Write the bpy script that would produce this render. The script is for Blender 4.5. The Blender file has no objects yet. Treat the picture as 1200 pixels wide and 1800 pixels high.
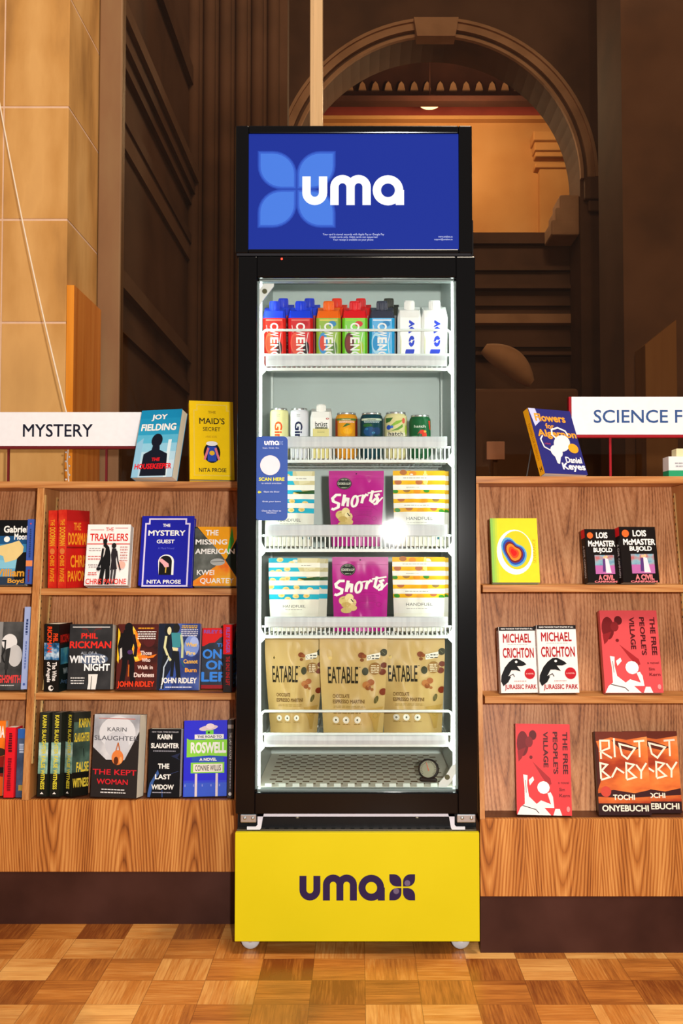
import bpy, bmesh, math, random
from math import sin, cos, tan, atan, atan2, sqrt, pi, radians
from mathutils import Vector, Matrix
from mathutils.geometry import tessellate_polygon

random.seed(7)
SC = bpy.context.scene
COL = SC.collection

# ------------------------------------------------------------------ camera
FPX, UPX, TILT, EYE = 1750.0, 630.0, radians(2.3), 0.99
cam_data = bpy.data.cameras.new('camera')
cam_data.sensor_fit = 'VERTICAL'
cam_data.sensor_height = 36.0
cam_data.lens = FPX * 36.0 / 1800.0
cam_data.shift_x = -(UPX - 600.0) / 1800.0
cam_data.clip_start = 0.05
camera = bpy.data.objects.new('camera', cam_data)
camera.location = (0, 0, EYE)
camera.rotation_euler = (pi / 2 + TILT, 0, 0)
COL.objects.link(camera)
SC.camera = camera

# ------------------------------------------------------------------ world, room lights, exposure
SC.view_settings.view_transform = 'Standard'
SC.view_settings.look = 'None'
SC.view_settings.gamma = 1.0
SC.view_settings.use_curve_mapping = False
SC.view_settings.exposure = 0.0
world = bpy.data.worlds.new('world')
SC.world = world
world.use_nodes = True
wbg = world.node_tree.nodes['Background']
wbg.inputs[0].default_value = (1.0, 0.86, 0.74, 1)
wbg.inputs[1].default_value = 0.30


def area_lamp(name, loc, target, size, power, col):
    d = bpy.data.lights.new(name, 'AREA')
    d.shape = 'ELLIPSE'
    d.size, d.size_y = size
    d.energy = power
    d.color = col
    o = bpy.data.objects.new(name, d)
    o.location = loc
    o.rotation_euler = (Vector(target) - Vector(loc)).to_track_quat('-Z', 'Y').to_euler()
    COL.objects.link(o)
    return o


area_lamp('flash_lamp', (0.18, -0.15, 1.095), (0.0, 2.6, 0.9), (0.06, 0.06), 60, (1.0, 0.97, 0.93))
area_lamp('ceiling_lamp', (0.9, 0.5, 5.6), (0.0, 2.4, 0.6), (1.6, 1.2), 210, (1.0, 0.86, 0.68))


def point_lamp(name, loc, power, col, r=0.1):
    d = bpy.data.lights.new(name, 'POINT')
    d.energy, d.color, d.shadow_soft_size = power, col, r
    o = bpy.data.objects.new(name, d)
    o.location = loc
    COL.objects.link(o)
    return o


point_lamp('gallery_lamp', (0.9, 8.3, 4.75), 120, (1.0, 0.78, 0.50), 0.15)
point_lamp('hall_fill', (0.4, 4.1, 4.9), 42, (1.0, 0.80, 0.62), 0.4)  # added fill that brightens the hall behind the glass; stands for no fixture


# ------------------------------------------------------------------ helpers: geometry of the view
def at(px, py, Y):
    cx = (px - UPX) / FPX
    cz = (900 - py) / FPX
    d = (cx, cos(TILT) - cz * sin(TILT), sin(TILT) + cz * cos(TILT))
    t = Y / d[1]
    return Vector((d[0] * t, Y, EYE + d[2] * t))


def X(px, Y, z=1.0):
    return (px - UPX) / FPX * (Y * cos(TILT) + (z - EYE) * sin(TILT))


def Z(py, Y):
    return at(UPX, py, Y).z


# ------------------------------------------------------------------ materials
def lin(c):
    return c / 12.92 if c <= 0.04045 else ((c + 0.055) / 1.055) ** 2.4


def rgb(c):
    if isinstance(c, str):
        c = c.lstrip('#')
        c = [int(c[i:i + 2], 16) / 255 for i in (0, 2, 4)]
    return (lin(c[0]), lin(c[1]), lin(c[2]), 1.0)


MATS = {}


def new_mat(name):
    m = bpy.data.materials.new(name)
    m.use_nodes = True
    nt = m.node_tree
    return m, nt, nt.nodes['Principled BSDF']


def ink(c, rough=0.45, metal=0.0, emit=0.0, spec=0.14):
    """plain printed or painted colour with a very slight procedural unevenness"""
    key = ('ink', str(c), rough, metal, emit, spec)
    if key in MATS:
        return MATS[key]
    m, nt, b = new_mat('ink')
    col = rgb(c)
    b.inputs['Roughness'].default_value = rough
    b.inputs['Metallic'].default_value = metal
    b.inputs['Specular IOR Level'].default_value = spec
    if emit:
        b.inputs['Base Color'].default_value = (col[0] * 0.15, col[1] * 0.15, col[2] * 0.15, 1)
        b.inputs['Emission Color'].default_value = col
        b.inputs['Emission Strength'].default_value = emit
    else:
        tc = nt.nodes.new('ShaderNodeTexCoord')
        no = nt.nodes.new('ShaderNodeTexNoise')
        no.inputs['Scale'].default_value = 60
        mr = nt.nodes.new('ShaderNodeMapRange')
        mr.inputs['To Min'].default_value = 0.95
        mr.inputs['To Max'].default_value = 1.05
        hs = nt.nodes.new('ShaderNodeHueSaturation')
        hs.inputs['Color'].default_value = col
        nt.links.new(tc.outputs['Object'], no.inputs['Vector'])
        nt.links.new(no.outputs['Fac'], mr.inputs['Value'])
        nt.links.new(mr.outputs['Result'], hs.inputs['Value'])
        nt.links.new(hs.outputs['Color'], b.inputs['Base Color'])
    MATS[key] = m
    return m


def mottled(cols, scale=20, detail=4, rough=0.5, stretch=(1, 1, 1), spread=(0.3, 0.7), bump=0.0, spec=0.15):
    """noise through a colour ramp: painted cover art, stone, card"""
    key = ('mot', str(cols), scale, detail, rough, stretch, spread, bump)
    if key in MATS:
        return MATS[key]
    m, nt, b = new_mat('mottled')
    tc = nt.nodes.new('ShaderNodeTexCoord')
    mp = nt.nodes.new('ShaderNodeMapping')
    mp.inputs['Scale'].default_value = stretch
    no = nt.nodes.new('ShaderNodeTexNoise')
    no.inputs['Scale'].default_value = scale
    no.inputs['Detail'].default_value = detail
    cr = nt.nodes.new('ShaderNodeValToRGB')
    el = cr.color_ramp.elements
    n = len(cols)
    while len(el) < n:
        el.new(0.5)
    for i, c in enumerate(cols):
        el[i].position = spread[0] + (spread[1] - spread[0]) * i / max(1, n - 1)
        el[i].color = rgb(c)
    nt.links.new(tc.outputs['Object'], mp.inputs['Vector'])
    nt.links.new(mp.outputs['Vector'], no.inputs['Vector'])
    nt.links.new(no.outputs['Fac'], cr.inputs['Fac'])
    nt.links.new(cr.outputs['Color'], b.inputs['Base Color'])
    b.inputs['Roughness'].default_value = rough
    b.inputs['Specular IOR Level'].default_value = spec
    if bump:
        bp = nt.nodes.new('ShaderNodeBump')
        bp.inputs['Strength'].default_value = bump
        bp.inputs['Distance'].default_value = 0.004
        nt.links.new(no.outputs['Fac'], bp.inputs['Height'])
        nt.links.new(bp.outputs['Normal'], b.inputs['Normal'])
    MATS[key] = m
    return m


def math_node(nt, op, a, b=None, c=None):
    n = nt.nodes.new('ShaderNodeMath')
    n.operation = op
    for i, v in enumerate((a, b, c)):
        if v is None:
            continue
        if isinstance(v, (int, float)):
            n.inputs[i].default_value = v
        else:
            nt.links.new(v, n.inputs[i])
    return n.outputs[0]


def walnut(name, cols, leaf=0.185, phase=0.0, slope=1.0, freq=95.0, rough=0.42, vert='Z', fig=0.26):
    """flat-cut veneer: leaves side by side, each with its own cathedral figure"""
    m, nt, b = new_mat(name)
    tc = nt.nodes.new('ShaderNodeTexCoord')
    sp = nt.nodes.new('ShaderNodeSeparateXYZ')
    nt.links.new(tc.outputs['Object'], sp.inputs[0])
    x, z = (sp.outputs['X'], sp.outputs['Z']) if vert == 'Z' else (sp.outputs['Z'], sp.outputs['X'])
    mp = nt.nodes.new('ShaderNodeMapping')
    mp.inputs['Scale'].default_value = (9, 9, 1.6) if vert == 'Z' else (1.6, 9, 9)
    nt.links.new(tc.outputs['Object'], mp.inputs['Vector'])
    no = nt.nodes.new('ShaderNodeTexNoise')
    no.inputs['Scale'].default_value = 1.0
    no.inputs['Detail'].default_value = 3
    nt.links.new(mp.outputs['Vector'], no.inputs['Vector'])
    warp = math_node(nt, 'MULTIPLY', math_node(nt, 'SUBTRACT', no.outputs['Fac'], 0.5), 0.16)
    xs = math_node(nt, 'ADD', x, phase)
    q = math_node(nt, 'DIVIDE', xs, leaf)
    idx = math_node(nt, 'FLOOR', q)
    wn = nt.nodes.new('ShaderNodeTexWhiteNoise')
    wn.noise_dimensions = '1D'
    nt.links.new(idx, wn.inputs['W'])
    xl = math_node(nt, 'MULTIPLY', math_node(nt, 'SUBTRACT', math_node(nt, 'FRACT', q), 0.5), leaf)
    xl = math_node(nt, 'ADD', xl, math_node(nt, 'MULTIPLY', warp, 0.22))
    r = math_node(nt, 'SQRT', math_node(nt, 'ADD', math_node(nt, 'MULTIPLY', xl, xl), 0.0008))
    # cone-like growth: rings shift along the height, stronger near the heart of the leaf
    sgn = math_node(nt, 'SUBTRACT', math_node(nt, 'MULTIPLY', math_node(nt, 'GREATER_THAN', wn.outputs['Value'], 0.45), 2.0), 1.0)
    zz = math_node(nt, 'MULTIPLY', math_node(nt, 'MULTIPLY', math_node(nt, 'ADD', z, math_node(nt, 'MULTIPLY', wn.outputs['Value'], 3.0)), sgn), 0.055 * slope)
    v = math_node(nt, 'ADD', math_node(nt, 'ADD', r, zz), math_node(nt, 'MULTIPLY', warp, 0.055))
    s1 = math_node(nt, 'FRACT', math_node(nt, 'MULTIPLY', v, freq))
    s2 = math_node(nt, 'ABSOLUTE', math_node(nt, 'SUBTRACT', math_node(nt, 'MULTIPLY', s1, 2.0), 1.0))
    mp2 = nt.nodes.new('ShaderNodeMapping')
    mp2.inputs['Scale'].default_value = (420, 420, 9) if vert == 'Z' else (9, 420, 420)
    nt.links.new(tc.outputs['Object'], mp2.inputs['Vector'])
    fi = nt.nodes.new('ShaderNodeTexNoise')
    fi.inputs['Scale'].default_value = 1.0
    fi.inputs['Detail'].default_value = 2
    nt.links.new(mp2.outputs['Vector'], fi.inputs['Vector'])
    mp3 = nt.nodes.new('ShaderNodeMapping')
    mp3.inputs['Scale'].default_value = (34, 34, 1.2) if vert == 'Z' else (1.2, 34, 34)
    nt.links.new(tc.outputs['Object'], mp3.inputs['Vector'])
    br = nt.nodes.new('ShaderNodeTexNoise')
    br.inputs['Scale'].default_value = 1.0
    nt.links.new(mp3.outputs['Vector'], br.inputs['Vector'])
    f = math_node(nt, 'ADD', math_node(nt, 'MULTIPLY', math_node(nt, 'POWER', s2, 0.6), fig), math_node(nt, 'MULTIPLY', fi.outputs['Fac'], 0.50))
    f = math_node(nt, 'ADD', f, math_node(nt, 'MULTIPLY', br.outputs['Fac'], 0.62))
    f = math_node(nt, 'SUBTRACT', f, 0.20 + (fig - 0.26) * 0.62)
    cr = nt.nodes.new('ShaderNodeValToRGB')
    el = cr.color_ramp.elements
    el.new(0.5)
    for i, p in enumerate((0.22, 0.48, 0.78)):
        el[i].position = p
        el[i].color = rgb(cols[i])
    nt.links.new(f, cr.inputs['Fac'])
    nt.links.new(cr.outputs['Color'], b.inputs['Base Color'])
    b.inputs['Roughness'].default_value = rough
    b.inputs['Specular IOR Level'].default_value = 0.25
    return m


def parquet(name, T, x0, y0):
    m, nt, b = new_mat(name)
    tc = nt.nodes.new('ShaderNodeTexCoord')
    sp = nt.nodes.new('ShaderNodeSeparateXYZ')
    nt.links.new(tc.outputs['Object'], sp.inputs[0])
    u = math_node(nt, 'DIVIDE', math_node(nt, 'SUBTRACT', sp.outputs['X'], x0), T)
    v = math_node(nt, 'DIVIDE', math_node(nt, 'SUBTRACT', sp.outputs['Y'], y0), T)
    iu, iv = math_node(nt, 'FLOOR', u), math_node(nt, 'FLOOR', v)
    fu, fv = math_node(nt, 'FRACT', u), math_node(nt, 'FRACT', v)
    ch = math_node(nt, 'FLOORED_MODULO', math_node(nt, 'ADD', iu, iv), 2.0)

    def mix(a, c, f):
        return math_node(nt, 'ADD', math_node(nt, 'MULTIPLY', a, math_node(nt, 'SUBTRACT', 1.0, f)), math_node(nt, 'MULTIPLY', c, f))
    across = mix(fv, fu, ch)          # across the fingers of the block
    along = mix(fu, fv, ch)
    n5 = math_node(nt, 'MULTIPLY', across, 5.0)
    strip = math_node(nt, 'FLOOR', n5)
    fs = math_node(nt, 'FRACT', n5)
    cid = nt.nodes.new('ShaderNodeCombineXYZ')
    nt.links.new(iu, cid.inputs[0])
    nt.links.new(iv, cid.inputs[1])
    nt.links.new(strip, cid.inputs[2])
    w1 = nt.nodes.new('ShaderNodeTexWhiteNoise')
    nt.links.new(cid.outputs[0], w1.inputs['Vector'])
    bid = nt.nodes.new('ShaderNodeCombineXYZ')
    nt.links.new(iu, bid.inputs[0])
    nt.links.new(iv, bid.inputs[1])
    w2 = nt.nodes.new('ShaderNodeTexWhiteNoise')
    nt.links.new(bid.outputs[0], w2.inputs['Vector'])
    gv = nt.nodes.new('ShaderNodeCombineXYZ')
    nt.links.new(math_node(nt, 'MULTIPLY', across, 26.0), gv.inputs[0])
    nt.links.new(math_node(nt, 'ADD', math_node(nt, 'MULTIPLY', along, 1.6), math_node(nt, 'MULTIPLY', w1.outputs['Value'], 50.0)), gv.inputs[1])
    nt.links.new(math_node(nt, 'MULTIPLY', w2.outputs['Value'], 30.0), gv.inputs[2])
    gr = nt.nodes.new('ShaderNodeTexNoise')
    gr.inputs['Scale'].default_value = 1.0
    gr.inputs['Detail'].default_value = 3
    nt.links.new(gv.outputs[0], gr.inputs['Vector'])
    wear = nt.nodes.new('ShaderNodeTexNoise')
    wear.inputs['Scale'].default_value = 5.0
    nt.links.new(tc.outputs['Object'], wear.inputs['Vector'])
    f = math_node(nt, 'ADD', math_node(nt, 'MULTIPLY', w1.outputs['Value'], 0.13), math_node(nt, 'MULTIPLY', w2.outputs['Value'], 0.36))
    f = math_node(nt, 'ADD', f, math_node(nt, 'MULTIPLY', gr.outputs['Fac'], 0.42))
    f = math_node(nt, 'ADD', f, math_node(nt, 'MULTIPLY', math_node(nt, 'SUBTRACT', 1.0, ch), 0.15))
    f = math_node(nt, 'ADD', f, math_node(nt, 'MULTIPLY', wear.outputs['Fac'], 0.22))
    f = math_node(nt, 'SUBTRACT', f, 0.17)
    cr = nt.nodes.new('ShaderNodeValToRGB')
    el = cr.color_ramp.elements
    el.new(0.5)
    for i, (p, c) in enumerate(((0.22, '#81431a'), (0.47, '#c47a34'), (0.74, '#eeb468'))):
        el[i].position = p
        el[i].color = rgb(c)
    nt.links.new(f, cr.inputs['Fac'])

    def edge(fr, wd):
        return math_node(nt, 'LESS_THAN', math_node(nt, 'MINIMUM', fr, math_node(nt, 'SUBTRACT', 1.0, fr)), wd)
    e = math_node(nt, 'MAXIMUM', math_node(nt, 'MULTIPLY', math_node(nt, 'MAXIMUM', edge(fu, 0.007), edge(fv, 0.007)), 1.0), math_node(nt, 'MULTIPLY', edge(fs, 0.02), 0.55))
    mx = nt.nodes.new('ShaderNodeMix')
    mx.data_type = 'RGBA'
    nt.links.new(math_node(nt, 'MULTIPLY', e, 0.55), mx.inputs['Factor'])
    nt.links.new(cr.outputs['Color'], mx.inputs['A'])
    mx.inputs['B'].default_value = rgb('#5a2f12')
    # scuffed, greyed patches where the varnish has worn
    st = nt.nodes.new('ShaderNodeTexNoise')
    st.inputs['Scale'].default_value = 3.1
    st.inputs['Detail'].default_value = 5
    nt.links.new(tc.outputs['Object'], st.inputs['Vector'])
    sr = nt.nodes.new('ShaderNodeMapRange')
    sr.inputs['From Min'].default_value = 0.52
    sr.inputs['From Max'].default_value = 0.72
    sr.inputs['To Max'].default_value = 0.55
    nt.links.new(st.outputs['Fac'], sr.inputs['Value'])
    m3 = nt.nodes.new('ShaderNodeMix')
    m3.data_type = 'RGBA'
    nt.links.new(sr.outputs['Result'], m3.inputs['Factor'])
    nt.links.new(mx.outputs['Result'], m3.inputs['A'])
    m3.inputs['B'].default_value = rgb('#74502f')
    nt.links.new(m3.outputs['Result'], b.inputs['Base Color'])
    rr = math_node(nt, 'ADD', 0.17, math_node(nt, 'MULTIPLY', wear.outputs['Fac'], 0.25))
    nt.links.new(rr, b.inputs['Roughness'])
    b.inputs['Specular IOR Level'].default_value = 0.4
    return m


def glass_mat(name, tint, refl_rough=0.02, ior=1.3):
    m = bpy.data.materials.new(name)
    m.use_nodes = True
    nt = m.node_tree
    nt.nodes.clear()
    out = nt.nodes.new('ShaderNodeOutputMaterial')
    tr = nt.nodes.new('ShaderNodeBsdfTransparent')
    tr.inputs[0].default_value = tint
    gl = nt.nodes.new('ShaderNodeBsdfGlossy')
    gl.inputs['Roughness'].default_value = refl_rough
    fr = nt.nodes.new('ShaderNodeFresnel')
    fr.inputs['IOR'].default_value = ior
    mx = nt.nodes.new('ShaderNodeMixShader')
    nt.links.new(fr.outputs[0], mx.inputs[0])
    nt.links.new(tr.outputs[0], mx.inputs[1])
    nt.links.new(gl.outputs[0], mx.inputs[2])
    nt.links.new(mx.outputs[0], out.inputs['Surface'])
    return m


# ------------------------------------------------------------------ mesh builder
class MB:
    def __init__(self):
        self.v, self.f, self.m, self.mats = [], [], [], []
        self.smooth = []

    def mi(self, mat):
        if mat not in self.mats:
            self.mats.append(mat)
        return self.mats.index(mat)

    def add(self, verts, faces, mat, smooth=False):
        o = len(self.v)
        self.v += [tuple(p) for p in verts]
        k = self.mi(mat)
        for f in faces:
            self.f.append([i + o for i in f])
            self.m.append(k)
            self.smooth.append(smooth)

    def box(self, x0, x1, y0, y1, z0, z1, mat, ch=0.0):
        if ch <= 0:
            v = [(x, y, z) for x in (x0, x1) for y in (y0, y1) for z in (z0, z1)]
            f = [(0, 1, 3, 2), (4, 6, 7, 5), (0, 4, 5, 1), (2, 3, 7, 6), (0, 2, 6, 4), (1, 5, 7, 3)]
            self.add(v, f, mat)
            return
        bm = bmesh.new()
        bmesh.ops.create_cube(bm, size=1.0)
        for p in bm.verts:
            p.co = Vector(((x0 + x1) / 2 + p.co.x * (x1 - x0), (y0 + y1) / 2 + p.co.y * (y1 - y0), (z0 + z1) / 2 + p.co.z * (z1 - z0)))
        bmesh.ops.bevel(bm, geom=list(bm.edges), offset=ch, segments=2, affect='EDGES', profile=0.5)
        bm.verts.ensure_lookup_table()
        self.add([p.co.copy() for p in bm.verts], [[q.index for q in f.verts] for f in bm.faces], mat)
        bm.free()

    def loft(self, rings, mat, cap0=True, cap1=True, smooth=False):
        n = len(rings[0])
        v = [p for r in rings for p in r]
        f = []
        for i in range(len(rings) - 1):
            for j in range(n):
                a, b2 = i * n + j, i * n + (j + 1) % n
                f.append((a, b2, b2 + n, a + n))
        self.add(v, f, mat, smooth)
        if cap0:
            self.add(rings[0], [list(range(n))[::-1]], mat)
        if cap1:
            self.add(rings[-1], [list(range(n))], mat)

    def prism(self, poly, fn, d0, d1, mat):
        """poly: 2D outline, fn(a, b, d) -> point; extruded between d0 and d1"""
        n = len(poly)
        v = [fn(a, b2, d0) for a, b2 in poly] + [fn(a, b2, d1) for a, b2 in poly]
        f = [list(range(n))[::-1], list(range(n, 2 * n))]
        f += [(i, (i + 1) % n, (i + 1) % n + n, i + n) for i in range(n)]
        self.add(v, f, mat)

    def lathe(self, prof, mat, c=(0, 0, 0), n=28, axis='Z', smooth=True, caps=True):
        rings = []
        for r, h in prof:
            ring = []
            for k in range(n):
                a = 2 * pi * k / n
                p = (r * cos(a), r * sin(a), h)
                if axis == 'Y':
                    p = (p[0], -h, p[1])
                if axis == 'X':
                    p = (h, p[0], p[1])
                ring.append((p[0] + c[0], p[1] + c[1], p[2] + c[2]))
            rings.append(ring)
        self.loft(rings, mat, caps, caps, smooth)

    def tube(self, path, r, mat, n=8, closed=False):
        pts = [Vector(p) for p in path]
        rings = []
        N = len(pts)
        up = Vector((0.13, 0.21, 1)).normalized()
        for i, p in enumerate(pts):
            if closed:
                t = (pts[(i + 1) % N] - pts[i - 1]).normalized()
            else:
                t = (pts[min(i + 1, N - 1)] - pts[max(i - 1, 0)]).normalized()
            a = t.cross(up)
            if a.length < 0.05:
                a = t.cross(Vector((1, 0.2, 0)))
            a.normalize()
            b2 = t.cross(a)
            rings.append([p + (a * cos(2 * pi * k / n) + b2 * sin(2 * pi * k / n)) * r for k in range(n)])
        if closed:
            rings.append(rings[0])
        self.loft(rings, mat, not closed, not closed, True)

    def build(self, name, parent=None, loc=None, kind=None):
        me = bpy.data.meshes.new(name)
        me.from_pydata(self.v, [], self.f)
        for mt in self.mats:
            me.materials.append(mt)
        me.polygons.foreach_set('material_index', self.m)
        me.polygons.foreach_set('use_smooth', self.smooth)
        me.update()
        o = bpy.data.objects.new(name, me)
        COL.objects.link(o)
        if parent:
            o.parent = parent
        if loc:
            o.location = loc
        if kind:
            o['kind'] = kind
        return o


def tag(o, label, cat, group=None):
    o['label'] = label
    o['category'] = cat
    if group:
        o['group'] = group
    return o


def thing(name, label, cat, loc=(0, 0, 0), rot=(0, 0, 0), group=None):
    o = bpy.data.objects.new(name, None)
    o.empty_display_size = 0.05
    o.location, o.rotation_euler = loc, rot
    COL.objects.link(o)
    return tag(o, label, cat, group)


# ------------------------------------------------------------------ printing: flat artwork laid on a surface
TXT = {}


def text_mesh(s, bold):
    key = (s, bold)
    if key not in TXT:
        cu = bpy.data.curves.new('lettering', 'FONT')
        cu.body = s
        cu.resolution_u = 3
        ob = bpy.data.objects.new('lettering', cu)
        me = ob.to_mesh()
        vs = [(p.co.x, p.co.y) for p in me.vertices]
        fs = [list(p.vertices) for p in me.polygons]
        ob.to_mesh_clear()
        if bold > 0:        # heavier weight: the outline laid down again, shifted a little each way
            k8 = [(1, 0), (-1, 0), (0, 1), (0, -1), (0.7, 0.7), (-0.7, 0.7), (0.7, -0.7), (-0.7, -0.7)]
            k8 = k8 if bold >= 0.025 else k8[4:]
            n0, f0, v0 = len(vs), list(fs), list(vs)
            for i, (dx, dy) in enumerate(k8):
                vs += [(p[0] + dx * bold, p[1] + dy * bold) for p in v0]
                fs += [[q + n0 * (i + 1) for q in f] for f in f0]
        bpy.data.objects.remove(ob)
        bpy.data.curves.remove(cu)
        x0, x1 = min(p[0] for p in vs), max(p[0] for p in vs)
        y0, y1 = min(p[1] for p in vs), max(p[1] for p in vs)
        TXT[key] = ([((p[0] - x0) / (x1 - x0), 1 - (p[1] - y0) / (y1 - y0)) for p in vs], fs, len(f0) if bold > 0 else len(fs))
    return TXT[key]


def stroke2d(pts, w, closed=False):
    """quads along a 2D polyline, mitred"""
    P = [Vector((p[0], p[1])) for p in pts]
    N = len(P)
    L, R = [], []
    for i in range(N):
        a = P[i - 1] if (closed or i > 0) else None
        c = P[(i + 1) % N] if (closed or i < N - 1) else None
        t1 = (P[i] - a).normalized() if a is not None else None
        t2 = (c - P[i]).normalized() if c is not None else None
        if t1 is None:
            t1 = t2
        if t2 is None:
            t2 = t1
        n1, n2 = Vector((-t1.y, t1.x)), Vector((-t2.y, t2.x))
        mm = n1 + n2
        if mm.length < 1e-6:
            mm = n1
        mm.normalize()
        k = min(2.0, 1.0 / max(0.3, mm.dot(n1)))
        L.append(P[i] + mm * (w / 2 * k))
        R.append(P[i] - mm * (w / 2 * k))
    quads = []
    for i in range(N if closed else N - 1):
        j = (i + 1) % N
        quads.append([tuple(L[i]), tuple(L[j]), tuple(R[j]), tuple(R[i])])
    return quads


def arc(cx, cy, r, a0, a1, n=14):
    return [(cx + r * cos(radians(a0 + (a1 - a0) * i / n)), cy + r * sin(radians(a0 + (a1 - a0) * i / n))) for i in range(n + 1)]


class Art:
    """artwork in cover coordinates: u to the right 0..1, v down 0..1; a = width / height"""
    def __init__(self, a):
        self.a = a
        self.ops = []

    def poly(self, pts, col):
        self.ops.append(([list(pts)], col))
        return self

    def rect(self, x0, y0, x1, y1, col):
        return self.poly([(x0, y0), (x1, y0), (x1, y1), (x0, y1)], col)

    def ell(self, cx, cy, rx, ry=None, col='#ffffff', n=22, rot=0):
        if ry is None:
            ry = rx * self.a
        cr, sr = cos(radians(rot)), sin(radians(rot))
        return self.poly([(cx + rx * cos(2 * pi * k / n) * cr - rx * sin(2 * pi * k / n) * sr * ry / (rx * self.a),
                           cy + (rx * cos(2 * pi * k / n) * sr) * self.a + ry * sin(2 * pi * k / n) * cr) for k in range(n)], col)

    def line(self, pts, w, col, closed=False):
        qs = stroke2d([(p[0], p[1] / self.a) for p in pts], w, closed)
        self.ops.append(([[(p[0], p[1] * self.a) for p in q] for q in qs], col))
        return self

    def frame(self, x0, y0, x1, y1, w, col):
        return self.line([(x0, y0), (x1, y0), (x1, y1), (x0, y1)], w, col, True)

    def text(self, s, x0, y0, x1, y1, col, b=0.02, rot=0, skew=0.0):
        vs, fs, nf = text_mesh(s, b)
        pts = []
        for (p, q) in vs:
            if rot == 90:       # reads downwards
                p, q = 1 - q, p
            elif rot == -90:    # reads upwards
                p, q = q, 1 - p
            pts.append((x0 + (x1 - x0) * p + skew * (1 - q) * (x1 - x0), y0 + (y1 - y0) * q))
        for i in range(0, len(fs), nf):
            self.ops.append(([[pts[q] for q in f] for f in fs[i:i + nf]], col, 0.000012))
        return self

    def lines(self, x0, y0, x1, n, dy, h, col, ragged=0.15):
        """rows of unreadably small print"""
        for i in range(n):
            c = (x0 + x1) / 2
            w = (x1 - x0) / 2 * (1 - random.random() * ragged)
            u = c - w
            while u < c + w:
                ww = random.uniform(0.03, 0.08)
                self.rect(u, y0 + i * dy, min(c + w, u + ww), y0 + i * dy + h, col)
                u += ww + 0.012
        return self

    def squeeze(self, k):
        """draw the whole design into the top k of the height"""
        self.ops = [([[(q[0], q[1] * k) for q in p] for p in op[0]],) + tuple(op[1:]) for op in self.ops]
        return self

    def emit(self, mb, fn, off=0.0003, step=0.00005, curved=0.0):
        """fn(u, v, d) -> point lifted by d off the surface"""
        d = off
        for op in self.ops:
            polys, col = op[0], op[1]
            mat = col if isinstance(col, bpy.types.Material) else ink(col)
            if not curved:
                for p in polys:
                    if len(p) > 4:
                        tri = tessellate_polygon([[Vector((q[0], q[1], 0)) for q in p]])
                        mb.add([fn(q[0], q[1], d) for q in p], tri, mat)
                    else:
                        mb.add([fn(q[0], q[1], d) for q in p], [list(range(len(p)))], mat)
            else:
                for p in polys:
                    tri = tessellate_polygon([[Vector((q[0], q[1], 0)) for q in p]]) if len(p) > 3 else [(0, 1, 2)]
                    stack = [[p[i] for i in t] for t in tri]
                    done = []
                    while stack:
                        t = stack.pop()
                        ls = [sqrt((t[i][0] - t[(i + 1) % 3][0]) ** 2 + ((t[i][1] - t[(i + 1) % 3][1]) / self.a) ** 2) for i in range(3)]
                        k = ls.index(max(ls))
                        if ls[k] > curved and len(done) + len(stack) < 6000:
                            a, b2, c = t[k], t[(k + 1) % 3], t[(k + 2) % 3]
                            mid = ((a[0] + b2[0]) / 2, (a[1] + b2[1]) / 2)
                            stack += [[a, mid, c], [mid, b2, c]]
                        else:
                            done.append(t)
                    vs = [fn(q[0], q[1], d) for t in done for q in t]
                    mb.add(vs, [(3 * i, 3 * i + 1, 3 * i + 2) for i in range(len(done))], mat, True)
            d += op[2] if len(op) > 2 else step


def petal_poly(cx, cy, s, flip):
    """leaf with two sharp and two round corners; s = side; flip picks the diagonal"""
    r = s * 0.62
    pts = []
    if not flip:    # sharp at top-left and bottom-right
        pts = [(0, 0), (s - r, 0)] + arc(s - r, r, r, -90, 0, 8)[1:] + [(s, s), (r, s)] + arc(r, s - r, r, 90, 180, 8)[1:]
    else:
        pts = [(s, 0), (s, s - r)] + arc(s - r, s - r, r, 0, 90, 8)[1:] + [(0, s), (0, r)] + arc(r, r, r, 180, 270, 8)[1:]
    return [(cx + p[0], cy + p[1]) for p in pts]


def art_blossom(A, x, y, s, col, gap=0.1):
    """four petals in a square of side s (in u units)"""
    h = s * (1 - gap) / 2
    for ix in (0, 1):
        for iy in (0, 1):
            px, py = x + ix * (s - h), iy * (s - h)
            pts = petal_poly(px, py, h, ix != iy)
            A.poly([(p[0], y + p[1] * A.a) for p in pts], col)


def art_uma(A, x, y, w, col, wt=0.1):
    """the rounded word mark; x, y top-left, w total width, in u units"""
    k = w
    H = 0.30 * k
    t = 0.082 * k

    def L(pts):
        A.line([(x + p[0] * k, y + p[1] * k * A.a) for p in pts], t, col)
    h = 0.30
    q = 0.041
    r = (0.245 - 2 * q) / 2
    L([(q, 0.015), (q, h - q - r)] + arc(q + r, h - q - r, r, 180, 0, 14)[1:] + [(q + 2 * r, 0.015)])
    x0 = 0.275
    r2 = 0.079
    L([(x0 + q, h), (x0 + q, q + r2)] + arc(x0 + q + r2, q + r2, r2, 180, 360, 14)[1:] + [(x0 + q + 2 * r2, h)])
    x1 = x0 + 2 * r2
    L([(x1 + q, q + r2 + 0.01), (x1 + q, q + r2)] + arc(x1 + q + r2, q + r2, r2, 180, 360, 14)[1:] + [(x1 + q + 2 * r2, h)])
    x2 = 0.69
    r3 = (0.31 - 2 * q) / 2 - 0.003
    ring = arc(x2 + q + r3, h / 2 + 0.003, r3 * 0.985, 0, 360, 28)[:-1]
    A.line([(x + p[0] * k, y + p[1] * k * A.a) for p in ring], t, col, True)
    L([(1 - q, h / 2), (1 - q, h)])

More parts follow.
